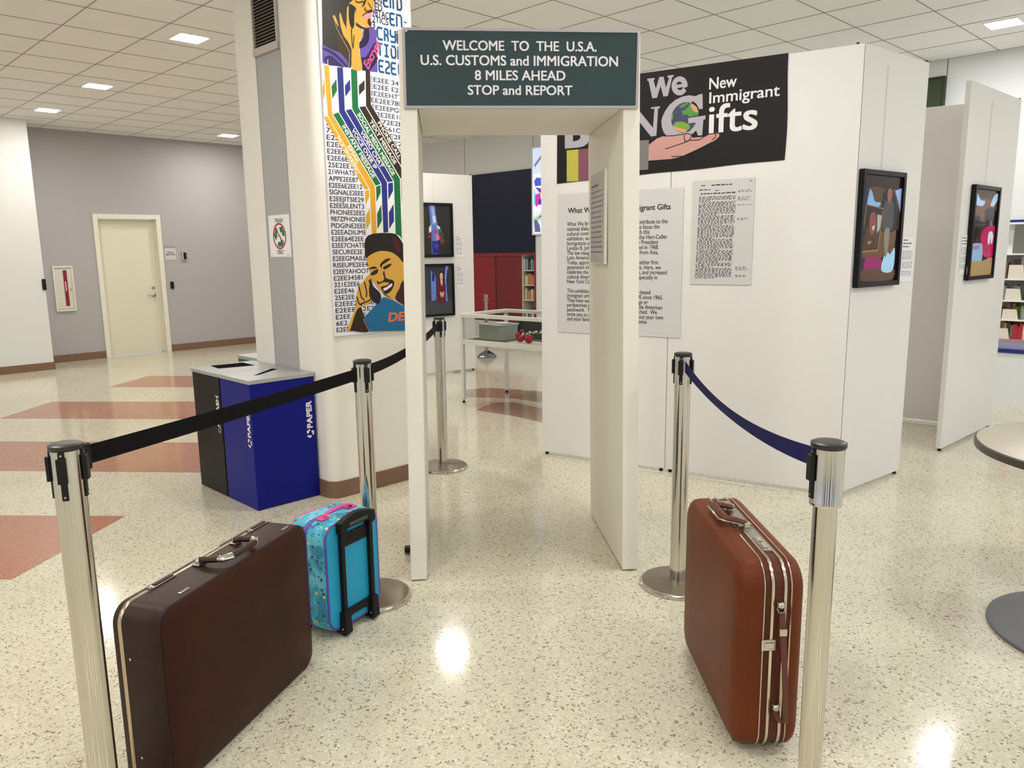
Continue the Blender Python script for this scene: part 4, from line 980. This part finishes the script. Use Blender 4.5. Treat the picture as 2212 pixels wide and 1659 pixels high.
# framed photographs
FRM = mat('black_picture_frame', (15, 14, 15), .35, spec=.2)
def framed(S, u0, u1, z0, z1, label, paint, wire_top=None, fw=.028, dep=.035):
    t = sthing(S, 'framed_photograph', label, 'framed photo', (u0 + u1) / 2, z0, -dep, 'framed photographs on the exhibition panels')
    m = MB()
    for q in ((u0, u0 + fw, z0, z1), (u1 - fw, u1, z0, z1), (u0 + fw, u1 - fw, z0, z0 + fw), (u0 + fw, u1 - fw, z1 - fw, z1)):
        m.box(q[0], q[1], -dep, -.003, q[2], q[3])
    m.build('frame', FRM, t, bevel=.002)
    a = Art()
    paint(a, lambda x, y: (u0 + fw + (u1 - u0 - 2 * fw) * x, z1 - fw - (z1 - z0 - 2 * fw) * y))
    for i, mm in enumerate(a.mats):
        c = tuple(mm.node_tree.nodes['Principled BSDF'].inputs['Base Color'].default_value)
        nm = mm.name + '_glossy'
        if nm not in MATS:
            g_ = mm.copy(); g_.name = nm; g_.node_tree.nodes['Principled BSDF'].inputs['Roughness'].default_value = .12; g_.node_tree.nodes['Principled BSDF'].inputs['Specular IOR Level'].default_value = .14; MATS[nm] = g_
        a.mats[i] = MATS[nm]
    a.build('photo_print', t).location = (0, -.020, 0)
    if wire_top:
        uw = (u0 + u1) / 2 - .005
        MB().tube([(uw, -.004, z1), (uw + .002, -.004, wire_top)], .0009, 6).build('hanging_wire', mat('wire_grey', (150, 150, 152), .4), t)
    return t
def pl(a, f, lay, c, *p): (a.blob if lay > 1 and len(p) > 4 else a.poly)(lay, c, [f(*q) for q in p])
def p_talk(a, f):
    pl(a, f, 0, '2a161a', (0, 0), (1, 0), (1, 1), (0, 1))
    pl(a, f, 1, '5a3f30', (0, .14), (.3, .10), (.6, .13), (1, .11), (1, .5), (0, .5))
    pl(a, f, 2, '242450', (0, .14), (.12, .15), (.3, .25), (.45, .27), (.4, .33), (.1, .36), (0, .4))
    pl(a, f, 3, '8ab4e4', (.15, .14), (.22, .16), (.3, .24), (.45, .25), (.4, .29), (.12, .30))  # this shape and the next are room reflections painted into the print
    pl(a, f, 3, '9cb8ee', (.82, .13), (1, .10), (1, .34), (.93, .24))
    pl(a, f, 2, '1c1a2c', (.5, .17), (.66, .13), (.8, .16), (.92, .3), (.92, .5), (.5, .5))
    pl(a, f, 3, '4a4a4c', (.55, .28), (.6, .23), (.76, .23), (.82, .32), (.8, .5), (.54, .5))
    pl(a, f, 4, '9a5c4c', (.62, .13), (.68, .11), (.74, .14), (.74, .21), (.68, .25), (.62, .20))
    pl(a, f, 1, '6c4a32', (0, .52), (.1, .47), (.9, .49), (.93, .55), (.88, .74), (.5, .78), (0, .76))
    pl(a, f, 4, '8c8074', (.62, .5), (.74, .5), (.72, .72), (.66, .76), (.6, .6))
    pl(a, f, 4, '94704a', (.08, .27), (.54, .30), (.46, .71), (0, .72))
    pl(a, f, 5, '30221c', (.1, .28), (.52, .31), (.44, .69), (.02, .70))
    pl(a, f, 6, '4c3426', (.12, .48), (.47, .5), (.43, .68), (.03, .69))
    pl(a, f, 6, '8e4c44', (.2, .37), (.3, .34), (.36, .40), (.35, .5), (.27, .56), (.2, .5))
    pl(a, f, 7, 'e0d0c4', (.26, .48), (.34, .46), (.3, .52)); pl(a, f, 6, 'b0b0ac', (.38, .36), (.5, .37), (.47, .5), (.4, .54))
    a.text(7, 'c0a890', 'NY', *f(.18, .64), .018, .04, bold=.03)
    pl(a, f, 2, '2c1c3c', (0, .76), (.2, .77), (.2, .9), (0, .9))
    pl(a, f, 2, '941a64', (.18, .76), (.55, .78), (.6, .86), (.5, .9), (.15, .9))
    pl(a, f, 3, 'a6d4f4', (.62, .78), (.72, .72), (.8, .74), (.92, .68), (.9, .9), (.6, .9))
    pl(a, f, 2, '5c4030', (0, .89), (.9, .88), (.9, .99), (.4, 1), (0, .97))
def p_jersey(a, f):
    pl(a, f, 0, '40261c', (0, 0), (1, 0), (1, 1), (0, 1))
    pl(a, f, 1, '6e4e3a', (0, .1), (1, .1), (1, .4), (0, .35))
    pl(a, f, 2, 'b4d4f8', (0, .05), (.12, .06), (.25, .12), (.45, .13), (.35, .19), (.1, .18), (0, .14))  # both pale blue blobs are reflections painted on as print
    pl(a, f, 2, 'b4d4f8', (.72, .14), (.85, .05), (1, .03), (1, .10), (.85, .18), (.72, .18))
    pl(a, f, 2, '201214', (0, .35), (.25, .3), (.3, .4), (.25, .55), (0, .6)); pl(a, f, 3, '1e1418', (.5, .25), (.7, .2), (.95, .22), (1, .35), (.95, .45), (.6, .42))
    pl(a, f, 4, '8e5a6c', (.72, .36), (.84, .34), (.85, .42), (.75, .45))
    pl(a, f, 4, 'c41c60', (.4, .5), (.6, .43), (.9, .41), (1, .45), (1, .78), (.55, .76), (.4, .62))
    pl(a, f, 5, 'e4e4f0', (.72, .5), (.86, .48), (.94, .53), (.92, .62), (.86, .62), (.83, .54), (.8, .63), (.72, .62))
    pl(a, f, 5, '94b8e0', (0, .64), (.4, .62), (.5, .66), (.52, .82), (.4, .85), (0, .82)); pl(a, f, 6, 'b07cb0', (.05, .66), (.4, .64), (.3, .69), (.05, .69))
    pl(a, f, 5, 'b49468', (0, .84), (.5, .83), (1, .80), (1, 1), (0, 1))
def p_costume(a, f):
    pl(a, f, 0, '33302f', (0, 0), (1, 0), (1, 1), (0, 1))
    pl(a, f, 1, '5f78b8', (.3, 0), (.5, 0), (.52, .2), (.6, .5), (.55, .98), (.35, .98), (.35, .5)); pl(a, f, 2, '8ea6dc', (.36, 0), (.46, 0), (.5, .35), (.42, .4))
    pl(a, f, 3, 'c4cce8', (.4, .22), (.5, .2), (.52, .34), (.43, .36))
    pl(a, f, 2, 'd8d8e0', (.28, .45), (.36, .38), (.36, .52), (.28, .56)); pl(a, f, 3, 'dcd4c8', (.52, .4), (.62, .42), (.66, .48), (.58, .48)); pl(a, f, 3, '2c6a4c', (.58, .48), (.68, .47), (.7, .55), (.6, .57))
    pl(a, f, 4, 'b03c84', (.4, .5), (.52, .49), (.54, .56), (.42, .57)); pl(a, f, 3, '8c2c3c', (.25, .6), (.38, .58), (.36, .66), (.25, .66)); pl(a, f, 4, 'c878b0', (.48, .6), (.6, .58), (.62, .69), (.5, .70)); pl(a, f, 3, '704428', (.62, .6), (.76, .58), (.72, .66), (.8, .72), (.66, .78))
    pl(a, f, 3, '342c78', (.36, .72), (.6, .72), (.62, .97), (.38, .97)); pl(a, f, 4, '4a44a4', (.42, .76), (.58, .78), (.55, .88), (.44, .86))
def p_woman(a, f):
    pl(a, f, 0, '3a3c44', (0, 0), (1, 0), (1, .72), (0, .72)); pl(a, f, 0, '45464a', (0, .72), (1, .72), (1, 1), (0, 1))
    pl(a, f, 1, '6480c4', (.30, .08), (.46, .2), (.46, .7), (.30, .72)); pl(a, f, 2, '222c84', (.34, .12), (.44, .2), (.4, .32), (.34, .3))
    pl(a, f, 1, '7a9ae4', (.80, .0), (.9, .0), (.84, .1), (.8, .3), (.83, .74), (.79, .74), (.76, .25))
    pl(a, f, 2, '2c1a1c', (.58, .14), (.68, .11), (.73, .18), (.74, .32), (.7, .36), (.6, .34))
    pl(a, f, 3, '622838', (.50, .36), (.6, .32), (.7, .33), (.78, .38), (.78, .62), (.74, .76), (.52, .76), (.5, .6))
    pl(a, f, 4, 'd8a498', (.6, .16), (.67, .14), (.70, .2), (.69, .27), (.65, .30), (.6, .26)); pl(a, f, 4, 'd8a498', (.62, .28), (.67, .28), (.69, .33), (.65, .42), (.61, .33))
    pl(a, f, 5, '8c3a40', (.63, .25), (.67, .245), (.65, .265)); pl(a, f, 4, 'd8a498', (.58, .55), (.63, .54), (.65, .58), (.68, .54), (.73, .55), (.68, .66), (.64, .60), (.62, .66))
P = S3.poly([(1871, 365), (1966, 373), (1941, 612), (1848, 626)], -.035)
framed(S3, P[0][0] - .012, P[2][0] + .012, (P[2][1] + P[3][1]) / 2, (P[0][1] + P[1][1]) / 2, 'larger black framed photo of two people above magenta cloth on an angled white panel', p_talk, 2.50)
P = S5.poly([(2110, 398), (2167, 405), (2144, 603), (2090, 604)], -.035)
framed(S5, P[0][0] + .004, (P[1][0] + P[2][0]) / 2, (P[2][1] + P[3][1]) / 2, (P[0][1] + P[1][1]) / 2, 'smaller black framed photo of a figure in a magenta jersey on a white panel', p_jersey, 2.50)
P = S6.poly([(978, 439), (980, 555)], -.035)
framed(S6, P[0][0] - .47, P[0][0], P[1][1], P[0][1], 'upper framed photo behind the gate showing a colourful costume in blue light', p_costume, 2.36)
P = S6.poly([(981, 569), (984, 681)], -.035)
framed(S6, P[0][0] - .47, P[0][0], P[1][1], P[0][1], 'lower framed photo behind the gate showing a woman in a dark red dress', p_woman, 1.40)
def caption(S, tl, br, label, thick=.004):
    p, q = S.uv(*tl), S.uv(*br); u0, u1, z0, z1 = p[0], q[0], q[1], p[1]
    t = sthing(S, 'caption_card', label, 'caption card', (u0 + u1) / 2, z0, 0, 'picture caption cards')
    MB().box(u0, u1, -thick, -.001, z0, z1).build('card', mat('caption_card_white', (226, 224, 224), .5), t)
    a = Art(); H_ = z1 - z0; W_ = u1 - u0
    for i in range(3): a.words(1, '4a4848', u0 + .01, u0 + W_ * (.5, .8, .6)[i], z1 - .022 - i * .02, .007, wl=(.02, .04))
    for i in range(14):
        if i not in (5, 10): a.words(1, '9a9898', u0 + .01, u1 - .012, z1 - .09 - i * (H_ - .12) / 14, .006, .7, wl=(.02, .04))
    a.build('print', t).location = (0, -thick - .0002, 0)
caption(S3, (1949, 512), (1967, 608), 'small white caption card beside the larger framed photo of two people')
caption(S5, (2077, 508), (2087, 592), 'small white caption card beside the magenta jersey photo')
caption(S6, (983, 508), (1001, 556), 'small white caption card beside the upper photo on the panel behind the gate')
caption(S6, (985, 574), (1003, 621), 'small white caption card beside the lower photo on the panel behind the gate')

# ================================================================== BACK WALL FITTINGS
RED = mat('red_cabinet_paint', (134, 22, 34), .45); RED2 = mat('dark_red_board', (112, 26, 32), .6)
udiv = SW.uv(1068.5, 600)[0]; ush0, ush1 = SW.uv(1127, 600)[0], SW.uv(1155, 600)[0]
t = sthing(SW, 'red_wall_cabinet', 'red cabinet doors set in the back wall below the dark blue board', 'cabinet', NA0 + 1, NZ0)
MB().box(NA0, NA1, -.01, .04, NZ1 - .035, NZ1).box(NA1 - .03, NA1, -.01, .04, NZ0, NZ1 - .035).box(NA0, NA0 + .03, -.01, .04, NZ0, NZ1 - .035).build('frame', RED, t)
MB().box(NA0 + .03, udiv - .012, .02, .05, NZ0, NZ1 - .036).build('door', RED, t)
MB().box(udiv + .012, ush0 - .012, .02, .05, NZ0, NZ1 - .036).build('door', RED2, t)
MB().box(udiv - .010, udiv + .010, .01, .05, NZ0, NZ1 - .036).build('divider', mat('divider_bronze', (92, 74, 44), .4, .5), t)
SHZ = [SW.uv(1140, y)[1] for y in (583.5, 615.5, 648)]
SHELF = mat('cream_shelf', (206, 202, 186), .5)
b = sthing(SW, 'bookcase', 'narrow cream bookcase of small books between the red doors and the wall', 'bookcase', (ush0 + ush1) / 2, NZ0)
MB().box(ush0 - .011, ush1 + .002, .30, .32, NZ0 + .001, NZ1 - .037).build('back_panel', mat('shelf_back', (150, 140, 120), .7), b)
MB().box(ush0 - .011, ush0, .02, .30, NZ0 + .001, NZ1 - .037).build('side_panel', SHELF, b); MB().box(ush1, ush1 + .002, .041, .30, NZ0 + .001, NZ1 - .037).build('side_panel', SHELF, b)
lowz = SW.uv(1140, 689)[1]
for z in SHZ + [lowz]: MB().box(ush0 + .0005, ush1 - .0005, .03, .299, z - .014, z).build('shelf', SHELF, b)
ORD = ['first', 'second', 'third', 'fourth', 'fifth', 'sixth', 'seventh', 'eighth', 'ninth', 'tenth', 'eleventh', 'twelfth']
def book(S, u, w, y, d, z, h, c, label, grp, lean=0.0):
    m = MB(); sh = math.tan(lean) * h
    m.hexa([(u, y, z), (u + w, y, z), (u + w, y + d, z), (u, y + d, z)], [(u + sh, y, z + h), (u + w + sh, y, z + h), (u + w + sh, y + d, z + h), (u + sh, y + d, z + h)])
    o = m.build('book', mat('book_' + c[0].replace(' ', '_'), c[1], .5), top=(S, u + w / 2, y, z))
    return tag(o, label, 'book', grp)
CB = [('navy', (70, 84, 112)), ('grey', (140, 142, 140)), ('cream', (210, 198, 168)), ('tan', (172, 132, 90)), ('pale blue', (150, 168, 180)), ('dark', (62, 60, 62)), ('olive', (138, 134, 92)), ('white', (220, 218, 208)), ('orange', (190, 120, 72))]
for r, (z, top_) in enumerate(zip(SHZ + [lowz], (NZ1, SHZ[0], SHZ[1], SHZ[2]))):
    u = ush0 + .006; cnt = {}; nm = ('top', 'second', 'third', 'lowest')[r]
    while u < ush1 - .02:
        w_ = random.uniform(.016, .026)
        if u + w_ > ush1 - .003: break
        c = CB[(0, 5, 4, 1, 7, 0)[random.randrange(6)] if r in (0, 3) else (3, 2, 8, 6, 2)[random.randrange(5)]]
        k = cnt[c[0]] = cnt.get(c[0], -1) + 1
        book(SW, u, w_, .05, .18, z + .0005, min(random.uniform(.13, .165), top_ - z - .03) if r < 3 else .10, c, '%s %s book from the red door, %s shelf of the small bookcase' % (ORD[k], c[0], nm), 'books in the bookcase by the red doors')
        u += w_ + .002
nb = SW.uv(1147, 366)
tag(MB().box(NA0 - .3, SW.uv(1157, 545)[0], -.03, 0, NZ1 + .004, SW.uv(1100, 370)[1]).build('wall_board', mat('dark_blue_board', (24, 28, 50), .35, spec=.25), top=(SW, NA0 + .8, 0, NZ1 + .004), bevel=.004), 'large dark blue glossy board on the back wall above the red cabinet', 'wall board')
# lit display
P = SW.poly([(1148, 318), (1148, 508)], -.05)
u0, z0, z1 = P[0][0], P[1][1], P[0][1]; u1 = u0 + .82
t = sthing(SW, 'lit_display', 'bright lit poster screen in white frame half hidden behind the front panel', 'display', (u0 + u1) / 2, z0)
m = MB()
for q in ((u0, u0 + .02, z0, z1), (u1 - .02, u1, z0, z1), (u0 + .02, u1 - .02, z0, z0 + .02), (u0 + .02, u1 - .02, z1 - .02, z1)): m.box(q[0], q[1], -.055, -.001, q[2], q[3])
m.build('frame', mat('white_metal', (226, 228, 230), .4), t, bevel=.002)
a = Art(); f = lambda x, y: (u0 + .02 + (u1 - u0 - .04) * x, z1 - .02 - (z1 - z0 - .04) * y)
def glow(n, c, e=.62): return mat('screen_' + n, c, .2, emit=e)
def pg(lay, n, c, *p): a.poly(lay, glow(n, c), [f(*q) for q in p])
pg(0, 'sky', (206, 222, 246), (0, 0), (1, 0), (1, 1), (0, 1)); pg(1, 'white', (240, 246, 255), (0, .3), (1, .28), (1, .72), (.3, .7), (0, .78))
pg(1, 'slate', (112, 124, 170), (.03, .19), (.2, .09), (.5, .1), (.5, .13), (.2, .13), (.05, .22)); pg(2, 'blue', (60, 90, 214), (.03, .38), (.09, .34), (.3, .36), (.9, .34), (.9, .42), (.3, .44), (.05, .44))
pg(2, 'violet', (120, 60, 170), (.05, .45), (.2, .47), (.7, .45), (.7, .51), (.16, .52)); pg(3, 'cyan', (90, 190, 236), (.03, .44), (.06, .52), (.06, .66), (.02, .66)); pg(3, 'magenta', (206, 50, 160), (.06, .54), (.18, .52), (.2, .62), (.1, .68), (.06, .68)); pg(3, 'deepblue', (44, 44, 190), (.14, .6), (.5, .58), (.5, .66), (.14, .66))
pg(2, 'green', (170, 206, 160), (0, .82), (.2, .76), (.6, .74), (.6, .8), (.05, .86)); pg(3, 'track', (84, 92, 140), (.02, .84), (.08, .83), (.16, .9), (.18, .98), (.04, .98)); pg(3, 'track', (84, 92, 140), (.07, .83), (.2, .78), (.6, .76), (.6, .78), (.22, .8))
a.build('screen', t).location = (0, -.045, 0)
MB().box(u0 + .01, u1 - .01, -.04, -.002, z0 + .01, z1 - .01).build('backing', M_BLACK, t)
# dark green framed box high on the back wall at right
P = SW.poly([(2008, 168), (2041, 163), (2041, 240)], -.05)
u0, u1, z0, z1 = P[0][0] - .06, P[1][0], P[2][1] - .06, P[1][1]
t = sthing(SW, 'green_wall_panel', 'dark green boxed panel high on the back wall above a blank exhibition panel', 'wall panel', (u0 + u1) / 2, z0)
m = MB()
for q in ((u0, u0 + .015, z0, z1), (u1 - .015, u1, z0, z1), (u0 + .015, u1 - .015, z0, z0 + .015), (u0 + .015, u1 - .015, z1 - .015, z1)): m.box(q[0], q[1], -.05, -.001, q[2], q[3])
m.build('frame', mat('dark_green_frame', (36, 46, 28), .5), t)
MB().box(u0 + .015, u1 - .015, -.035, -.001, z0 + .015, z1 - .015).build('face', mat('dark_green_face', (50, 66, 34), .6), t)

# book window at the right
BLF = mat('navy_window_frame', (24, 40, 108), .4)
w1 = structure(sthing(SW, 'window_1', None, None, (NB0 + NB1) / 2, BZ0))
MB().box(NB0, NB1, -.015, .02, BZ1 - .022, BZ1).box(NB0, NB1, -.015, .02, BZ0, BZ0 + .035).build('window_frame', BLF, w1)
zl = SW.uv(2190, 742)[1]; zs = [SW.uv(2190, y)[1] for y in (735, 692, 650, 603, 548)]
MB().box(NB0 + .001, NB1 - .001, .021, .5, BZ0 + .001, BZ0 + .03).box(NB0 + .001, NB1 - .001, .021, .05, BZ0 + .03, zl).build('window_sill', mat('lavender_sill', (152, 150, 184), .5), w1)
b = sthing(SW, 'bookcase', 'white library bookcase of book shelves behind the blue framed window', 'bookcase', (NB0 + NB1) / 2, zl)
MB().box(NB0 + .01, NB1 - .01, .06, .5, zl - .05, zs[0]).build('base_shelf', mat('mauve_ledge', (176, 140, 136), .5), b)
MB().box(NB0 + .01, NB1 - .01, .5, .52, zl, BZ1 - .03).build('back_panel', mat('grey_back', (196, 194, 186), .7), b)
WS = mat('white_shelf', (232, 230, 222), .5)
for z in zs[1:]: MB().box(NB0 + .012, NB1 - .012, .06, .499, z - .013, z).build('shelf', WS, b)
uup = SW.uv(2176, 520)[0]
MB().box(uup - .02, uup + .02, .12, .14, zs[4], BZ1 - .04).build('upright', WS, b)
CC2 = [('red', (176, 38, 50)), ('cream', (216, 204, 176)), ('white', (226, 222, 214)), ('brown', (128, 96, 76)), ('yellow', (214, 184, 96)), ('lime green', (140, 176, 56)), ('grey', (150, 148, 146)), ('lilac', (160, 150, 176)), ('orange', (200, 124, 80)), ('dark', (74, 66, 66))]
ua, ue = SW.uv(2147, 620)[0] - .05, SW.uv(2212, 620)[0] + .12
for r in range(4):
    z = zs[r]; room = zs[r + 1] - z - .025; nm = ('lowest', 'third', 'second', 'top')[r]
    e0 = SW.uv((2150, 2165, 2168, 2170)[r], 620)[0]
    MB_ = MB().hexa([(e0, .075, z), (e0 + .135, .075, z), (e0 + .135, .08, z), (e0, .08, z)], [(e0 + .005, .075, z + room * .62), (e0 + .115, .075, z + room * .62), (e0 + .115, .08, z + room * .62), (e0 + .005, .08, z + room * .62)])
    MB_.box(e0, e0 + .13, .08, .2, z, z + .003)
    tag(MB_.build('book_support', mat('cream_metal', (224, 216, 198), .4), top=(SW, e0 + .065, .075, z)), 'cream metal book support on the %s shelf behind the blue framed window' % nm, 'book support', 'book supports behind the blue framed window')
    u = SW.uv((2150, 2155, 2160, 2164)[r], 620)[0] - .015; cnt = {}
    while u < ue:
        w_ = random.uniform(.014, .034)
        beh = u + w_ > e0 - .002 and u < e0 + .14
        c = CC2[random.randrange(10)]
        if r == 3 and e0 + .07 < u < e0 + .16: c = CC2[0]
        if r == 1 and e0 + .05 < u < e0 + .14: c = CC2[5]
        k = cnt[c[0]] = cnt.get(c[0], -1) + 1
        book(SW, u, w_, .215 if beh else .09, .16, z + .0005, room * random.uniform(.72, 1.0) * (1 if beh else .95), c, '%s %s book from the white panel, %s shelf behind the blue window' % (ORD[k], c[0], nm), 'library books behind the blue framed window')
        u += w_ + .0015
u = SW.uv(2180, 520)[0] + .0

# ================================================================== DISPLAY CASE
ca0 = math.radians(-40)
co = Vector((-.507, 7.57)); CLn, CWd = 1.22, .70
t = thing('display_case', 'pale metal display case with glass sides standing beyond the gate', 'display case', (co.x, co.y, 0), ca0)
ZT, ZR0, ZR1 = .888, .585, .635
q = .022
for x, y in ((0, 0), (CLn - .036, 0), (0, CWd - .036), (CLn - .036, CWd - .036)):
    lg = MB().box(x, x + .036, y, y + .036, .03, ZT - .036).build('leg', M_ALU, t, bevel=.003)
    MB().lathe([(.014, 0), (.016, .004), (.016, .012), (.006, .016), (.006, .031)], 14, (x + .018, y + .018, 0)).build('levelling_foot', M_BLACK, lg)
m = MB()
for z0, z1 in ((ZT - .036, ZT), (ZR0, ZR1)):
    m.box(.0 if z1 == ZT else .036, CLn if z1 == ZT else CLn - .036, 0, .034, z0, z1).box(.0 if z1 == ZT else .036, CLn if z1 == ZT else CLn - .036, CWd - .034, CWd, z0, z1)
    m.box(0, .034, .034 if z1 == ZT else .036, CWd - (.034 if z1 == ZT else .036), z0, z1).box(CLn - .034, CLn, .034 if z1 == ZT else .036, CWd - (.034 if z1 == ZT else .036), z0, z1)
m.build('frame', M_ALU, t, bevel=.003)
MB().box(.035, CLn - .035, .035, CWd - .035, ZR1 - .02, ZR1 - .004).build('deck', mat('case_deck', (92, 96, 84), .5), t)
for g_ in ((.04, CLn - .04, .010, .014, ZR1, ZT - .037), (.010, .014, .04, CWd - .04, ZR1, ZT - .037), (.04, CLn - .04, CWd - .014, CWd - .010, ZR1, ZT - .037), (.036, CLn - .036, .036, CWd - .036, ZT - .012, ZT - .008)):
    MB().box(*g_).build('glass_pane', M_GLASS, t)
def incase(x, y): return (co.x + math.cos(ca0) * x - math.sin(ca0) * y, co.y + math.sin(ca0) * x + math.cos(ca0) * y, ZR1 - .0035)
t = thing('archive_box', 'grey cardboard archive box lying inside the glass display case', 'box', incase(.118, .15), ca0 - .13)
MB().box(0, .295, 0, .25, 0, .135).build('body', mat('grey_archive_board', (162, 164, 148), .7), t, bevel=.003)
MB().box(-.003, .298, -.003, .253, .1352, .150).build('lid', mat('grey_archive_lid', (176, 178, 164), .7), t, bevel=.003)
t = thing('folder', 'pale blue grey folder lying on top of the grey archive box', 'folder', (Vector(incase(.118, .15)) + Vector((.02, .0, .1505))), ca0 - .05)
MB().box(.06, .24, .05, .2, 0, .006).build('cover', mat('folder_blue', (150, 164, 184), .5), t); MB().box(.12, .27, .06, .17, .0062, .009).build('sheet', mat('paper', (226, 224, 216), .6), t)
t = thing('dark_tray', 'dark oval ended tray propped upright behind the red flowers in the display case', 'tray', (Vector(incase(.405, .40)) + Vector((0, 0, .003))), ca0 + .22)
pts = []
TWd, TH, TR = .34, .19, .085
for cx, cz, q0 in ((TWd - TR, TH - TR, 0), (TR, TH - TR, 90), (TR, TR, 180), (TWd - TR, TR, 270)):
    for i in range(8):
        q = math.radians(q0 + 90 * i / 7); pts.append((cx + TR * math.cos(q), cz + TR * math.sin(q)))
m = MB(); m.M = Matrix.Rotation(-.25, 4, 'X'); m.slab(pts[::-1], 0, .012); m.build('tray_base', mat('dark_tray', (42, 40, 36), .35), t, bevel=.003)
m = MB(); m.M = Matrix.Rotation(-.25, 4, 'X'); m.tube([(x, -.004, z) for x, z in pts], .008, 8, closed=True); m.build('rim', mat('tray_rim', (22, 22, 22), .4), t)
t = thing('flower_garland', 'garland of red pompom flowers and small white blossoms lying in the display case', 'garland', (Vector(incase(.60, .055)) + Vector((0, 0, .005))), ca0 + .08)
REDF = mat('red_bloom', (172, 30, 46), .8, noise=.3, nscale=60, bump=.6, bscale=120)
for x, y, z, r in ((.03, .08, .030, .028), (.04, .05, .065, .026), (.06, .09, .09, .026), (.085, .03, .032, .03), (.20, .0, .042, .041), (.36, .03, .04, .038), (.42, .02, .034, .032), (.50, .05, .04, .036)):
    MB().ball((x, y + .02, z), r, n=9).build('red_bloom', REDF, t)
WB = mat('white_blossom', (226, 222, 214), .7)
for i in range(26):
    x = .08 + .42 * i / 25; MB().ball((x + random.uniform(-.02, .02), .06 + random.uniform(-.02, .02), .06 + .045 * math.sin(i / 25 * 3.1) + random.uniform(-.012, .012)), random.uniform(.008, .014), n=5).build('white_blossom', WB, t)
m = MB(); m.tube([(.06 + .46 * i / 12, .065, .03 + .05 * math.sin(math.pi * i / 12)) for i in range(13)], .02, 8); m.build('leaf_band', mat('dark_green_leaf', (52, 66, 56), .6, noise=.5, nscale=60), t)
tag(MB().box(0, .50, 0, .20, 0, .003).build('white_card', mat('paper_card', (224, 222, 212), .6), loc=incase(.56, .05), rot=ca0), 'flat white card lying under the red flower garland in the case', 'card')

# ================================================================== TABLE
tc = (2.27, 2.74)
t = thing('round_table', 'round cream table with dark edge and flat grey base near the framed photos', 'table', (tc[0], tc[1], 0))
MB().lathe([(.488, .712), (.498, .716), (.5, .728), (.498, .742), (.492, .7445)], 96).build('edge_band', mat('dark_table_edge', (62, 56, 48), .4), t)
MB().lathe([(.4915, .715), (.4915, .7455), (.4905, .746), (.002, .746)], 96).build('tabletop', mat('cream_laminate', (172, 163, 145), .35), t)
MB().lathe([(.038, .026), (.038, .711)], 32).build('column', mat('dark_grey_metal', (72, 70, 72), .45), t)
MB().lathe([(.398, .001), (.402, .006), (.400, .014), (.385, .018), (.05, .030), (.04, .034)], 72).build('base', mat('grey_base_metal', (98, 96, 98), .45), t)

# ================================================================== CEILING LIGHTS
LG = 'square recessed ceiling lights'
names = ['largest square ceiling light of the row from the column to the white wall', 'middle square ceiling light of the row from the column to the white wall', 'square ceiling light close to the corner of the white wall', 'square ceiling light partly hidden by the column, far over the lavender wall', 'square ceiling light showing just above the top of the green sign', 'square ceiling light above the magenta jersey photo near the back wall', 'square ceiling light hidden behind the green road sign']
for i, ((x, y), nm) in enumerate(zip(SEEN_LIGHTS, names)):
    t = thing('ceiling_light', nm, 'ceiling light', (x, y, CEIL), math.radians(44.4), LG)
    c = (255, 250, 242) if x < 0 else (248, 251, 255)
    m = MB(); h = .125
    for q in ((-h, h, -h, -h + .012), (-h, h, h - .012, h), (-h, -h + .012, -h + .012, h - .012), (h - .012, h, -h + .012, h - .012)): m.box(q[0], q[1], q[2], q[3], -.008, -.0005)
    m.build('frame', mat('light_frame', (238, 236, 230), .4), t)
    MB().box(-h + .012, h - .012, -h + .012, h - .012, -.006, -.001).build('diffuser', mat('lit_diffuser_%s' % ('warm' if x < 0 else 'white'), c, .4, emit=LAMP_W / (math.pi * .226 ** 2)), t)
